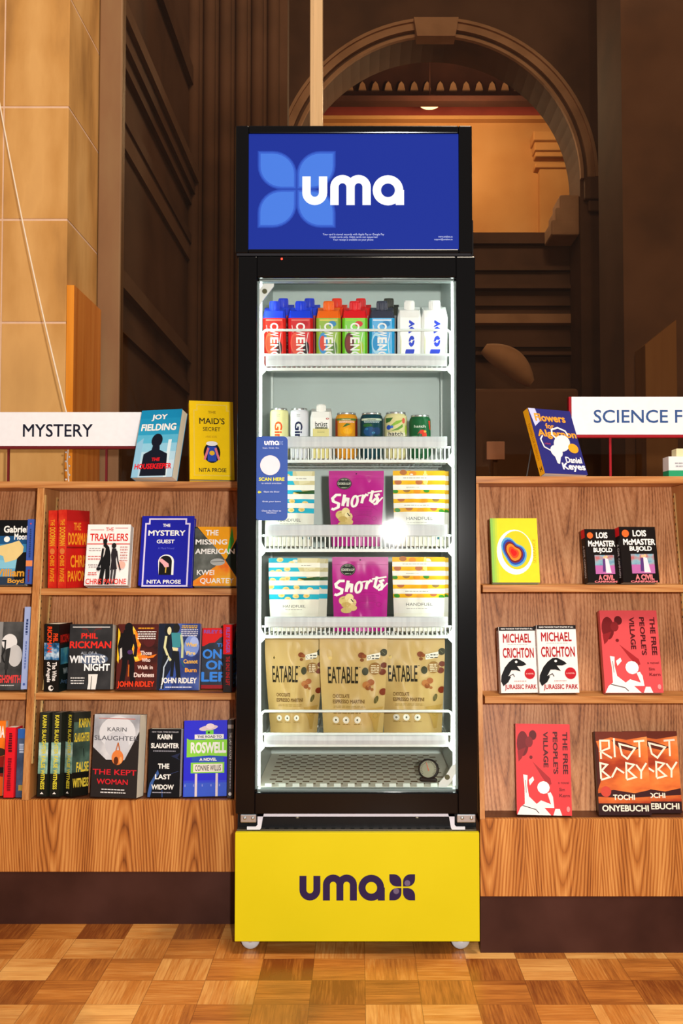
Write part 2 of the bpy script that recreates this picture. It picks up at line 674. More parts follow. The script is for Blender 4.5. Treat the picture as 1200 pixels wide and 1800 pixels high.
# ------------------------------------------------------------------ the setting
WOOD_PANEL = walnut('walnut_panel', ('#74462c', '#b0764c', '#cf986c'), slope=1.0, freq=130, fig=0.34)
WOOD_BASE = walnut('walnut_base', ('#713a16', '#b36d30', '#da9a54'), phase=0.055, slope=1.3, freq=150, fig=0.36)
WOOD_EDGE = walnut('walnut_edge', ('#8f5527', '#b67840', '#d09a60'), leaf=0.09, freq=60, vert='X')
WOOD_DIV = walnut('walnut_divider', ('#8f5527', '#b67840', '#d09a60'), leaf=0.05, freq=60)
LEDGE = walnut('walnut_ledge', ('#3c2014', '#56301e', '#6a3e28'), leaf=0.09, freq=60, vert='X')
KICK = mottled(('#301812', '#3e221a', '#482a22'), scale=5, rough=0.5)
STONE = mottled(('#9c6e3a', '#c28e4e', '#d4a262', '#c8975a'), scale=2.4, detail=6, rough=0.8, stretch=(2.2, 2.2, 0.7), spread=(0.28, 0.7), bump=0.1, spec=0.2)
MORTAR = mottled(('#d6b094', '#e0bca0'), scale=30, rough=0.9)
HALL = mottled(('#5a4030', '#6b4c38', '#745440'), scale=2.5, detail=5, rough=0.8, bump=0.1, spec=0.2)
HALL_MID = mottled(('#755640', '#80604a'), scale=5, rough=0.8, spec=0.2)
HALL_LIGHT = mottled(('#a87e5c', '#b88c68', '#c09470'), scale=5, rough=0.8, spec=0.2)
MULL = mottled(('#7c5a3e', '#886446', '#90704e'), scale=6, stretch=(1, 1, 0.3), rough=0.5)
BLACK_GLOSS = ink('#0b0a0c', 0.18, spec=0.5)

b = MB()
b.box(-4, 4.5, -2.5, 10.2, -0.05, 0.0, parquet('parquet_blocks', 0.123, 0.384, 2.344))
b.build('floor', kind='structure')

b = MB()
b.box(-2.6, 3.8, 3.40, 10.2, 6.6, 6.7, HALL)
b.build('ceiling', kind='structure')

# window wall: low wall, two mullions, one sheet of glass
b = MB()
b.box(-0.944, 3.6, 3.56, 3.64, 0.0, 1.10, HALL)
b.build('wall_low', kind='structure')
win = MB()
win.box(-0.944, 3.6, 3.54, 3.62, 1.10, 1.13, MULL, 0.004)
wo = win.build('window_1', kind='structure')
m1 = MB()
m1.box(-0.944, -0.862, 3.56, 3.62, 1.13, 4.4, MULL, 0.004)
m1.build('mullion', wo)
m2 = MB()
PALE = mottled(('#b89468', '#c8a478', '#d0ac80'), scale=8, stretch=(6, 6, 0.2), rough=0.45)
xa, xb2 = X(544.5, 3.53, 2.8), X(566.5, 3.53, 2.8)
m2.box(xa, xb2, 3.53, 3.60, 1.13, 4.4, PALE, 0.005)
m2.box(xa + 0.012, xa + 0.018, 3.527, 3.535, 1.13, 4.4, PALE)
m2.build('mullion', wo)
gl = MB()
gl.box(-0.862, 3.6, 3.575, 3.581, 1.13, 4.4, glass_mat('window_glass', (0.80, 0.74, 0.66, 1), 0.03, 1.25))
gl.build('glass_pane', wo)

# stone pier at the left, ashlar courses with pale joints
pier = thing('stone_pier', 'sandstone pier of large blocks with pale joints beside the dark window', 'pillar', (-1.3, 3.2, 0))
co, cr2 = MB(), MB()
zs = [0.0, 0.30, 0.65, 1.01, 1.37, 1.733, 2.071, 2.444, 2.81, 3.18, 3.55, 3.92, 4.4]
XR = -0.9475
for i in range(len(zs) - 1):
    for (u0, u1) in ((-1.75, -1.161), (-1.157, XR)):
        co.box(u0 + 1.3, u1 + 1.3, 0.0, 0.379, zs[i] + 0.003, zs[i + 1] - 0.003, STONE, 0.002)
cr2.box(-0.44, XR + 1.3 - 0.0012, 0.0012, 0.377, 0.0, 4.4, MORTAR)
co.build('stone_blocks', pier)
cr2.build('mortar', pier)

wp = MB()
PLY = mottled(('#b5611f', '#c4722c', '#cf8038'), scale=3, stretch=(9, 9, 0.6), rough=0.4)
PLY2 = mottled(('#d07a1c', '#e08c2c', '#e89a38'), scale=3, stretch=(9, 9, 0.6), rough=0.4)
x0 = XR + 0.001
x1 = x0 + 0.024
ztop = Z(501, 3.2)
wp.box(x0, x1, 3.202, 3.537, 0.0, ztop, PLY)
wp.box(x0, x1 - 0.0005, 3.2, 3.202, 0.0, ztop, PLY2)
tag(wp.build('wainscot_board'), 'orange wood board fixed to the right face of the stone pier', 'panel')

# the hall behind the glass
b = MB()
b.box(-1.15, -0.95, 3.66, 5.50, 0.0, 6.6, HALL)
b.build('wall_left', kind='structure')
b = MB()
for (za, zb, dp) in ((2.92, 2.98, 0.05), (2.98, 3.05, 0.09), (3.05, 3.11, 0.13), (2.70, 2.75, 0.05), (2.61, 2.70, 0.03), (2.03, 2.10, 0.06), (1.86, 1.92, 0.04), (3.6, 3.7, 0.06)):
    b.box(-0.95, -0.95 + dp * 0.45, 3.66, 5.48, za, zb, HALL_MID if zb in (3.11, 2.10, 2.70) else HALL)
b.build('trim_1', kind='structure')
b = MB()
b.box(-0.97, -0.40, 5.50, 5.62, 0.0, 6.6, HALL)
for k in range(6):
    xx = -0.93 + 0.09 * k
    b.lathe([(0.036, 1.2), (0.036, 6.4)], HALL, (xx, 5.50, 0), 12, caps=False)
b.build('wall_pilaster', kind='structure')

AC, AZ, AY = X(765, 7.0, 3.65), Z(316, 7.0), 7.0
RI, RO = 1.03, 1.145
wb = MB()
pts = [(AC + RI * cos(t), AZ + RI * sin(t)) for t in [pi * k / 40 for k in range(41)]]
outer = [(2.9, AZ), (2.9, 6.6), (-1.0, 6.6), (-1.0, AZ)]
# spandrel: fan from arch points to the outline
top = [(AC + (p[0] - AC) * 9, 6.6) for p in pts]
vs, fs = [], []
for p in pts:
    a = atan2(p[1] - AZ, p[0] - AC)
    tx = 1e9 if abs(cos(a)) < 1e-6 else ((2.9 - AC) / cos(a) if cos(a) > 0 else (-1.0 - AC) / cos(a))
    tz = 1e9 if sin(a) < 1e-6 else (6.6 - AZ) / sin(a)
    tt = min(tx, tz)
    vs += [(p[0], AY, p[1]), (AC + tt * cos(a), AY, AZ + tt * sin(a)), (p[0], AY + 0.35, p[1])]
for i in range(40):
    fs += [(3 * i, 3 * i + 1, 3 * i + 4, 3 * i + 3), (3 * i, 3 * i + 3, 3 * i + 5, 3 * i + 2)]
wb.add(vs, fs, HALL)
wb.box(-1.0, AC - RI, AY, AY + 0.35, 0.0, AZ, HALL)
wb.box(AC + RI, 2.9, AY, AY + 0.35, 0.0, AZ, HALL)
wb.build('wall_back', kind='structure')
# archivolt mouldings with keystone and impost
tr = MB()
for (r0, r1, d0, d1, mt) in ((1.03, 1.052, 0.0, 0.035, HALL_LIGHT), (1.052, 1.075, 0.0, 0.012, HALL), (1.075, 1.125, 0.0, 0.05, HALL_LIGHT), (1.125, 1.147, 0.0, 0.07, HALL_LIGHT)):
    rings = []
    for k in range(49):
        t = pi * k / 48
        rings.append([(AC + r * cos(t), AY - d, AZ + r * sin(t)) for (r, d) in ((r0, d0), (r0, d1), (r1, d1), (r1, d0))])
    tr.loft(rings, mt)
tro = tr.build('trim_2', kind='structure')
ks = MB()
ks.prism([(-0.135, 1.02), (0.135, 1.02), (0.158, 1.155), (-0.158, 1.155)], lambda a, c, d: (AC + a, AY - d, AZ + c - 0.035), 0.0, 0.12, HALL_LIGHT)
ks.build('keystone', tro)
for sgn in (-1, 1):
    im = MB()
    xx = AC + sgn * (RI + 0.16)
    im.box(xx - 0.14, xx + 0.14, AY - 0.07, AY, AZ - 0.16, AZ, HALL, 0.01)
    im.box(xx - 0.11, xx + 0.11, AY - 0.045, AY, AZ - 0.24, AZ - 0.16, HALL, 0.01)
    im.build('impost', tro)
# bracket beside the right springing, lit from the gallery
bk = MB()
for k, (dx, dz) in enumerate(((0.0, 0.0), (0.05, -0.09), (0.10, -0.18))):
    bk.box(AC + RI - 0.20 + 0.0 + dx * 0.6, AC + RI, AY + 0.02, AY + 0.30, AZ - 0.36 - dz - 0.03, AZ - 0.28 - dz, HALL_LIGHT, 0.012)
bk.build('bracket', tro)

# gallery front below the arch, stepped dark mouldings
gb = MB()
GY = 7.42
zt = Z(413, GY)
gb.box(-0.9, 2.8, GY, GY + 0.15, 0.0, zt, HALL)
for k, (pa, pb, dd) in enumerate(((413, 432, 0.06), (470, 478, 0.05), (505, 512, 0.09), (535, 540, 0.05), (556, 572, 0.08), (600, 612, 0.05), (622, 628, 0.09))):
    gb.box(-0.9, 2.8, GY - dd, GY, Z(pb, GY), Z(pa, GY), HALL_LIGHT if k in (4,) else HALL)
gb.build('wall_gallery', kind='structure')

# room beyond the arch
FAR = mottled(('#b07c48', '#bc8a54', '#c49460'), scale=1.5, detail=3, rough=0.85, spec=0.1)
FARY = 9.5
b = MB()
b.box(-1.6, 3.4, FARY, FARY + 0.1, 2.5, 6.6, FAR)
b.build('wall_far', kind='structure')
b = MB()
RED = mottled(('#7c3026', '#8c3a2e'), scale=4, rough=0.7)
b.box(-1.6, 3.4, FARY - 0.03, FARY, Z(210, FARY), Z(174, FARY), RED)
b.box(-1.6, 3.4, FARY - 0.09, FARY, Z(216, FARY), Z(210, FARY), FAR)
DK = mottled(('#3a2018', '#48281e'), scale=4, rough=0.8)
b.box(-1.6, 3.4, FARY - 0.07, FARY, Z(174, FARY), Z(166, FARY), DK)
b.box(-1.6, 3.4, FARY - 0.02, FARY, Z(166, FARY), Z(60, FARY), DK)
b.box(-1.6, 3.4, 8.88, 9.0, Z(177.5, 8.88), Z(168, 8.88), DK)
k = -1.5
while k < 3.3:
    b.prism([(0, 0), (0.075, 0), (0.06, 0.06), (0.0375, 0.085), (0.015, 0.06)], lambda a, c, d, k=k: (k + a, FARY - 0.02 - d, Z(164, FARY) + c), 0.0, 0.05, HALL_LIGHT)
    k += 0.125
b.build('trim_3', kind='structure')
b = MB()
xa, xb2 = X(945, FARY, 4.5), X(1075, FARY, 4.5)
b.box(xa, xb2, FARY - 0.10, FARY, 2.5, Z(302, FARY), FAR)
for (pa, pb, dd) in ((246, 262, 0.22), (262, 276, 0.17), (276, 284, 0.13), (296, 304, 0.14)):
    b.box(xa - dd * 0.35, xb2 + 0.1, FARY - dd, FARY, Z(pb, FARY), Z(pa, FARY), FAR, 0.01)
b.build('trim_4', kind='structure')
ld = MB()
LX, LY = X(755, 9.1, 5.1), 9.1
lz = Z(178, LY)
gp = ink('#ffd89a', 0.4, emit=5.0)
ld.lathe([(0.0, -0.062), (0.05, -0.057), (0.085, -0.042), (0.108, -0.018), (0.112, 0.0)], gp, (0, 0, 0), 24)
lt = thing('ceiling_light', 'glowing bowl of a pendant lamp in the room beyond the arch', 'lamp', (LX, LY, lz))
ld.build('glass_bowl', lt)
ld = MB()
ld.lathe([(0.116, -0.002), (0.116, 0.012), (0.02, 0.02)], DK, (0, 0, 0), 24)
ld.tube([(0, 0, 0.01), (0, 0, 6.6 - lz)], 0.008, DK)
ld.build('stem', lt)

# pier at the right behind the glass with a board standing against it
b = MB()
PX = X(1095, 5.0, 2.5)
b.box(PX, 3.3, 5.0, 5.5, 0.0, 6.6, HALL)
b.box(PX - 0.02, 3.3, 4.98, 5.5, 0.0, 1.35, HALL)
b.build('wall_right', kind='structure')
b = MB()
zz0, zz1 = Z(606, 4.8), Z(562, 4.8)
xa, xb2 = X(1134, 4.8, 1.9), X(1189, 4.8, 1.9)
BOARD = mottled(('#8a6038', '#946a40'), scale=3, stretch=(9, 9, 0.6), rough=0.6)
b.prism([(xa, 0.0), (xb2, 0.0), (xb2, zz1), (xa, zz0)], lambda a, c, d: (a, 4.8 + d, c), 0.0, 0.18, BOARD)
tag(b.build('wood_board'), 'tan board with a sloping top behind the glass at the right', 'board')

# carved scroll on a plinth low behind the glass, and a small pale notice
sc = thing('stone_scroll', 'pale carved stone scroll behind the glass right of the fridge', 'sculpture', (X(890, 6.0), 6.0, 0))
b = MB()
b.box(-0.34, 0.40, -0.2, 0.2, 0.0, Z(692, 6.0), HALL, 0.02)
b.build('plinth', sc)
b = MB()
rings = []
pA, pB = Vector((X(852, 6) - X(890, 6), 0, Z(612, 6.0))), Vector((X(936, 6) - X(890, 6), 0, Z(674, 6.0)))
ax = (pB - pA).normalized()
nrm = Vector((-ax.z, 0, ax.x))
for k in range(15):
    t = k / 14
    w = 0.075 * sin(pi * min(1, 0.06 + t * 0.9)) ** 0.6 + 0.004
    c = pA.lerp(pB, t) + nrm * 0.03 * sin(pi * t)
    rings.append([c + nrm * w * cos(q) + Vector((0, 1, 0)) * w * 1.3 * sin(q) for q in [2 * pi * j / 16 for j in range(16)]])
b.loft(rings, HALL_LIGHT, smooth=True)
b.build('scroll', sc)
b = MB()
b.box(X(856, 5.2), X(888, 5.2), 5.2, 5.22, Z(808, 5.2), Z(776, 5.2), ink('#e0a890', 0.6), 0.003)
b.box(X(868, 5.2), X(876, 5.2), 5.215, 5.235, 0.0, Z(800, 5.2), HALL)
tag(b.build('notice_board'), 'small pinkish notice on a post behind the glass', 'notice')

# ------------------------------------------------------------------ display bookcases
BASE_T, KICK_T, TOP_T = 0.327, 0.138, 1.188


def yf(Y0, z):
    return Y0 + 0.10 * max(0.0, z - BASE_T) / 0.861


def yb(Y0, z):
    return Y0 + 0.08 + 0.17 * max(0.0, z - BASE_T) / 0.861


def bookcase(name, label, Y0, x0, x1, verticals, shelves):
    t = thing(name, label, 'bookcase', ((x0 + x1) / 2, Y0, 0), group='walnut display bookcases')
    ox = (x0 + x1) / 2

    def part(mb, nm):
        for i, p in enumerate(mb.v):
            mb.v[i] = (p[0] - ox, p[1] - Y0, p[2])
        return mb.build(nm, t)
    m = MB()
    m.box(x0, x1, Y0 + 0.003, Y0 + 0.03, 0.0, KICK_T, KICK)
    part(m, 'kick_plate')
    m = MB()
    m.box(x0, x1, Y0, Y0 + 0.018, KICK_T, BASE_T, WOOD_BASE, 0.0012)
    part(m, 'base_panel')
    m = MB()
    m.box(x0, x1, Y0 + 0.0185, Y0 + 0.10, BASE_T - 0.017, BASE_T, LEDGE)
    part(m, 'ledge')
    m = MB()
    zb, ztp = BASE_T + 0.0005, TOP_T - 0.019
    m.prism([(yb(Y0, zb), zb), (yb(Y0, zb) + 0.014, zb), (yb(Y0, ztp) + 0.014, ztp), (yb(Y0, ztp), ztp)], lambda a, c, d: (d, a, c), x0, x1, WOOD_PANEL)
    part(m, 'back_panel')
    m = MB()
    m.box(x0, x1, yf(Y0, TOP_T), yb(Y0, TOP_T) + 0.02, TOP_T - 0.0185, TOP_T, WOOD_EDGE, 0.0015)
    part(m, 'top_board')
    for (va, vb, std) in verticals:
        m = MB()
        m.prism([(yf(Y0, zb), zb), (yb(Y0, zb) - 0.001, zb), (yb(Y0, ztp) - 0.001, ztp), (yf(Y0, ztp), ztp)], lambda a, c, d: (d, a, c), va, vb, WOOD_DIV)
        dv = part(m, 'divider')
        for side in std:
            xs = vb if side > 0 else va
            for dy in (0.008, -0.03):
                m = MB()
                f0 = (lambda z: yf(Y0, z) + dy) if dy > 0 else (lambda z: yb(Y0, z) + dy)
                xa, xb3 = (xs, xs + 0.003) if side > 0 else (xs - 0.003, xs)
                z0s = 0.42 if dy > 0 else 0.48
                m.prism([(f0(z0s), z0s), (f0(z0s) + 0.012, z0s), (f0(1.15) + 0.012, 1.15), (f0(1.15), 1.15)], lambda a, c, d: (d, a, c), xa, xb3, ink('#d8b878', 0.3, 0.6))
                for k in range(36):
                    zq = z0s + 0.012 + 0.019 * k
                    if zq < 1.14:
                        m.box(xb3 - 0.0004 if side > 0 else xa - 0.0006, xb3 + 0.0006 if side > 0 else xa + 0.0004, f0(zq) + 0.004, f0(zq) + 0.008, zq, zq + 0.006, ink('#3a2a18'))
                o = part(m, 'shelf_standard')
    for (sa, sb, z) in shelves:
        m = MB()
        m.box(sa, sb, yf(Y0, z) - 0.002, yb(Y0, z) - 0.003, z - 0.018, z, WOOD_EDGE, 0.0012)
        part(m, 'shelf')
    return t


YL, YR = 2.69, 2.50
S1L, S2L, S1R, S2R = 0.889, 0.607, 0.905, 0.6255
bookcase('bookcase', 'walnut display bookcase left of the fridge under the MYSTERY sign', YL, -1.75, -0.318,
         [(-0.900, -0.881, (1,)), (-0.332, -0.318, ())],
         [(-1.75, -0.904, S1L + 0.004), (-1.75, -0.904, S2L), (-0.877, -0.334, S1L), (-0.877, -0.334, S2L)])
bookcase('bookcase', 'walnut display bookcase right of the fridge under the SCIENCE FICTION sign', YR, 0.3015, 1.75,
         [(0.3015, 0.3135, ()), (0.863, 0.883, (-1,))],
         [(0.319, 0.859, S1R), (0.319, 0.859, S2R), (0.886, 1.75, S1R), (0.886, 1.75, S2R)])


# ------------------------------------------------------------------ section signs on the bookcase tops
def section_sign(label, x0, x1, Y, z0, z1, posts, words, tx0, tx1, tz0, tz1, red, ink_col):
    t = thing('section_sign', label, 'sign', ((x0 + x1) / 2, Y, TOP_T), group='shelf section signs')
    ox = (x0 + x1) / 2
    REDM = ink(red, 0.4)
    m = MB()
    m.box(x0 - ox, x1 - ox, 0.004, 0.022, z0 - 0.008 - TOP_T, z1 - TOP_T, REDM, 0.001)
    m.box(x0 - ox, x1 - ox, -0.001, 0.004, z0 - 0.008 - TOP_T, z0 - 0.0005 - TOP_T, REDM)
    m.build('frame', t)
    m = MB()
    m.box(x0 - ox + 0.007, x1 - ox - 0.007, -0.001, 0.0036, z0 - TOP_T, z1 - 0.001 - TOP_T, ink('#eceef4', 0.5))
    A = Art((x1 - x0) / (z1 - z0))
    A.text(words, (tx0 - x0) / (x1 - x0), (z1 - tz1) / (z1 - z0), (tx1 - x0) / (x1 - x0), (z1 - tz0) / (z1 - z0), ink_col, 0.012)
    A.emit(m, lambda u, v, d: (x0 - ox + u * (x1 - x0), -0.001 - d, z1 - v * (z1 - z0) - TOP_T))
    m.build('panel', t)
    for p in posts:
        m = MB()
        m.box(p - 0.003 - ox, p + 0.003 - ox, 0.009, 0.015, 0.0005, z0 - 0.007 - TOP_T, REDM)
        m.build('post', t)


YS = 2.90
section_sign('white shelf sign reading MYSTERY in black, on thin dark red posts', -1.32, X(259, YS, 1.33), YS, Z(784, YS), Z(724, YS),
             [X(12, YS, 1.2), X(185, YS, 1.2)], 'MYSTERY', X(40.5, YS, 1.34), X(163, YS, 1.34), Z(768, YS), Z(745.5, YS), '#6a1c20', '#16182c')
YS2 = 2.75
k = (X(1174, YS2, 1.35) - X(1043, YS2, 1.35))
section_sign('white shelf sign reading SCIENCE FICTION in blue, with a red frame', X(1000, YS2, 1.35), 1.25, YS2, Z(764, YS2), Z(697, YS2),
             [X(1074, YS2, 1.25), 1.1], 'SCIENCE FICTION', X(1043, YS2, 1.35), X(1043, YS2, 1.35) + k * 2.06, Z(743.5, YS2), Z(720.5, YS2), '#a01822', '#34548c')

# cord hanging down the pier to the bookcase top
cd = MB()
path = []
P0, P1 = at(-30, 20, 3.185), at(119, 735, 2.95)
for k in range(25):
    t = k / 24
    p = P0.lerp(P1, t)
    p.z -= 0.06 * sin(pi * t)
    path.append(p)
path += [at(121, 775, 2.948), at(118, 810, 2.945), (X(121, 2.945, 1.2), 2.945, TOP_T + 0.004)]
cd.tube(path, 0.0024, ink('#e6d2bc', 0.6))
for k in range(7):
    p = at(119 + (3 if k % 2 else -3), 795 + k * 8, 2.94)
    cd.lathe([(0.0, -0.004), (0.004, 0.0), (0.0, 0.004)], ink('#d8d4d0', 0.3, 0.5), p, 8)
tag(cd.build('cord'), 'thin pale cord hanging down the stone pier behind the MYSTERY sign', 'cord')

# ------------------------------------------------------------------ books
PAPER = mottled(('#e2dcc8', '#ece8da'), scale=4, stretch=(1, 220, 1), rough=0.9)
PAPER_W = mottled(('#e8e6e0', '#f2f0ea'), scale=4, stretch=(1, 220, 1), rough=0.9)


def book_mesh(w, h, t, cover, front, spine=None, paper=PAPER, hard=False):
    """returns cover and page builders in local axes: x across the front, y into the shelf, z up"""
    c, p = MB(), MB()
    th = 0.0022 if hard else 0.0009
    ov = 0.003 if hard else 0.0
    cm = cover if isinstance(cover, bpy.types.Material) else ink(cover, 0.35)
    c.box(0, w, 0, th, 0, h, cm)
    c.box(0, w, t - th, t, 0, h, cm)
    sm = cm
    c.box(-0.0008, 0.0006, 0, t, 0, h, sm)
    p.box(0.0008, w - ov - 0.0008, th + 0.0001, t - th - 0.0001, ov + 0.0005, h - ov - 0.0008, paper)
    if front:
        A = Art(w / h)
        front(A)
        A.emit(c, lambda u, v, d: (u * w, -d, h * (1 - v)))
    if spine:
        A = Art(t / h)
        spine(A)
        A.emit(c, lambda u, v, d: (-0.0008 - d, t * (1 - u), h * (1 - v)))
    return c, p


def ctil(p):
    """camera depth and height of a world point"""
    dz = p[2] - EYE
    return p[1] * cos(TILT) + dz * sin(TILT), -p[1] * sin(TILT) + dz * cos(TILT)


def front_pose(pxl, pxr, pytop, zs, Y, yaw, lean, t, roll=0.0):
    """book standing face out: solve width and height from where its edges are seen"""
    ya, le = radians(yaw), radians(lean)
    z0 = zs + t * sin(le) + 0.0006
    x0 = X(pxl, Y, z0)
    d0, u0 = ctil((x0, Y, z0))
    k = (pxr - UPX) / FPX
    w = (k * d0 - x0) / (cos(ya) - k * sin(ya) * cos(TILT))
    up = (-sin(ya) * sin(le), cos(ya) * sin(le), cos(le))
    q = (900 - pytop) / FPX
    a = up[2] * cos(TILT) - up[1] * sin(TILT)
    c = up[1] * cos(TILT) + up[2] * sin(TILT)
    h = (q * d0 - u0) / (a - q * c)
    return (x0, Y, z0), (-le, radians(roll), ya), w, h


def shelf_book(label, group, pxl, pxr, pytop, zs, Y, t, cover, front, spine=None, yaw=0, lean=14, roll=0, paper=PAPER, hard=False, w=None, name='book', cat='book'):
    loc, rot, ww, h = front_pose(pxl, pxr, pytop, zs, Y, yaw, lean, t, roll)
    if w:
        ww = w
    o = thing(name, label, cat, loc, rot, group)
    c, p = book_mesh(ww, h, t, cover, front, spine, paper, hard)
    c.build('cover', o)
    p.build('pages', o)
    return o


def spine_book(label, group, pxl, pxr, pytop, zs, Y, w, cover, front, spine, yaw=78, roll=0, paper=PAPER, hard=False, lean=0):
    """book standing spine out; (pxl, pxr) is where the spine is seen"""
    ya = radians(yaw)
    # spine runs from the near-left corner (back cover side) to the front-cover side
    xl, xr = X(pxl, Y, zs + 0.1), X(pxr, Y, zs + 0.1)
    t = (xr - xl) / max(0.2, sin(ya))
    z0 = zs + 0.0006
    h = Z(pytop, Y) - z0
    # local origin = front-cover / spine corner
    loc = (xr, Y, z0)
    sink = max(w * sin(ya), t * cos(ya) + w * sin(ya)) * sin(radians(roll * 2.5))
    loc = (xr, Y, z0 + sink)
    rot = (Matrix.Rotation(-radians(roll * 2.5), 3, 'X') @ Matrix.Rotation(ya, 3, 'Z')).to_euler()
    o = thing('book', label, 'book', loc, rot, group)
    c, p = book_mesh(w, h, t, cover, front, spine, paper, hard)
    c.build('cover', o)
    p.build('pages', o)
    return o


GL = 'books on the left bookcase'
GR = 'books on the right bookcase'
WHT, BLK = '#f2f0ec', '#121214'


# ---- cover artwork
def dashes(A, x0, y0, x1, y1, col):
    """worn lettering too small to read on a spine"""
    y = y0
    while y < y1:
        h = random.uniform(0.02, 0.035)
        A.rect(x0 + random.uniform(0, 0.06), y, x1 - random.uniform(0, 0.06), min(y1, y + h), col)
        y += h + 0.009


def art_housekeeper(A):
    for i in range(8):
        c = ['#1488b8', '#1c90be', '#2c9cc6', '#58b4d6', '#8cc8e2', '#b0d6e8', '#c0dcec', '#b4d2e6'][i]
        A.rect(0, i / 8, 1, (i + 1) / 8, c)
    A.poly([(0.0, 0.5), (0.16, 0.42), (0.16, 1), (0, 1)], '#8cc0de')
    A.poly([(0.78, 0.45), (0.86, 0.45), (0.86, 1), (0.78, 1)], '#d8ecf4')
    A.ell(0.50, 0.46, 0.135, 0.10, '#141826')
    A.poly([(0.42, 0.52), (0.58, 0.52), (0.60, 0.60), (0.80, 0.66), (0.84, 0.98), (0.20, 0.98), (0.22, 0.66), (0.40, 0.60)], '#141826')
    A.text('JOY', 0.28, 0.07, 0.66, 0.17, WHT, 0.035)
    A.text('FIELDING', 0.06, 0.21, 0.92, 0.315, WHT, 0.035)
    A.text('THE', 0.44, 0.715, 0.64, 0.765, '#e01c24', 0.04)
    A.text('HOUSEKEEPER', 0.05, 0.80, 0.95, 0.88, '#e01c24', 0.035)


def deco_frame(A, col, x0=0.09, y0=0.055, x1=0.91, y1=0.945, w=0.022, n=0.07):
    pts = [(x0, y0 + n), (x0 + n, y0 + n), (x0 + n, y0), (x1 - n, y0), (x1 - n, y0 + n), (x1, y0 + n), (x1, y1 - n * 0.2), (x0, y1 - n * 0.2)]
    A.line(pts, w, col, True)


def art_secret(A):
    deco_frame(A, '#e8c848', 0.10, 0.05, 0.92, 0.96, 0.03)
    A.text('THE', 0.42, 0.125, 0.60, 0.16, '#8a6a10', 0.01)
    A.text("MAID'S", 0.22, 0.215, 0.80, 0.295, '#2a2414', 0.015)
    A.text('SECRET', 0.30, 0.335, 0.70, 0.385, '#4a3c14', 0.01)
    A.text('A MAID NOVEL', 0.36, 0.445, 0.62, 0.47, '#a88418', 0.0)
    A.ell(0.50, 0.66, 0.19, 0.13, BLK)
    A.rect(0.40, 0.58, 0.60, 0.77, '#2848b0')
    A.line([(0.42, 0.60), (0.33, 0.75)], 0.05, '#e07888')
    A.line([(0.58, 0.60), (0.66, 0.75)], 0.05, '#e07888')
    A.ell(0.50, 0.665, 0.06, 0.03, '#e8b828')
    A.ell(0.50, 0.545, 0.13, 0.03, WHT)
    A.text('NITA PROSE', 0.20, 0.855, 0.82, 0.905, '#2a2414', 0.012)


def art_mystery(A):
    deco_frame(A, '#d4cdf0', 0.075, 0.045, 0.915, 1.02, 0.03)
    A.text('THE', 0.40, 0.115, 0.545, 0.16, WHT, 0.03)
    A.text('MYSTERY', 0.13, 0.21, 0.84, 0.29, WHT, 0.028)
    A.text('GUEST', 0.30, 0.345, 0.64, 0.40, WHT, 0.028)
    A.text('A Maid Novel', 0.33, 0.455, 0.64, 0.485, '#5a62d0', 0.0)
    A.poly([(0.37, 0.85)] + [(0.50 + 0.15 * cos(radians(a)), 0.66 - 0.10 * sin(radians(a))) for a in range(180, -1, -15)] + [(0.65, 0.85)], WHT)
    A.poly([(0.37, 0.85)] + [(0.49 + 0.12 * cos(radians(a)), 0.66 - 0.085 * sin(radians(a))) for a in range(180, -1, -15)] + [(0.61, 0.85)], BLK)
    A.poly([(0.37, 0.62), (0.42, 0.62), (0.55, 0.69), (0.56, 0.735), (0.48, 0.745), (0.44, 0.70), (0.38, 0.66)], '#e8aab0')
    A.line([(0.505, 0.74), (0.50, 0.82)], 0.02, '#d8b040')
    A.text('NITA PROSE', 0.155, 0.92, 0.80, 0.975, WHT, 0.025)


def art_missing(A):
    A.poly([(0.05, 0), (1, 0), (1, 0.42), (0.72, 0.56)], '#eda014')
    A.poly([(0.86, 0.0), (0.92, 0.25), (0.78, 0.50), (0.76, 0.45)], '#46b040')
    A.poly([(1.0, 0.18), (1.0, 0.82), (0.74, 0.56)], '#1a241c')
    A.poly([(0.0, 0.92), (0.72, 0.56), (1.0, 0.86), (1.0, 1.0), (0, 1.0)], mottled(('#e8501c', '#f09020', '#f0b030'), 14, spread=(0.35, 0.6)))
    A.poly([(0, 0.03), (0.05, 0.02), (0.5, 0.36), (0.72, 0.56), (0.45, 0.70), (0.0, 0.92)], mottled(('#2c302c', '#5c605a', '#8a8e88'), 12, spread=(0.35, 0.7)))
    A.ell(0.55, 0.60, 0.17, 0.06, '#b0b2ae')
    A.line([(0.40, 0.60), (0.70, 0.585)], 0.012, '#3a3c3a')
    A.text('THE', 0.25, 0.055, 0.55, 0.15, WHT, 0.025)
    A.text('MISSING', 0.02, 0.215, 0.76, 0.305, WHT, 0.025)
    A.text('AMERICAN', 0.02, 0.375, 0.94, 0.465, WHT, 0.025)
    A.text('KWEI', 0.08, 0.735, 0.48, 0.82, WHT, 0.02)
    A.text('QUARTEY', 0.16, 0.87, 0.94, 0.975, WHT, 0.02)


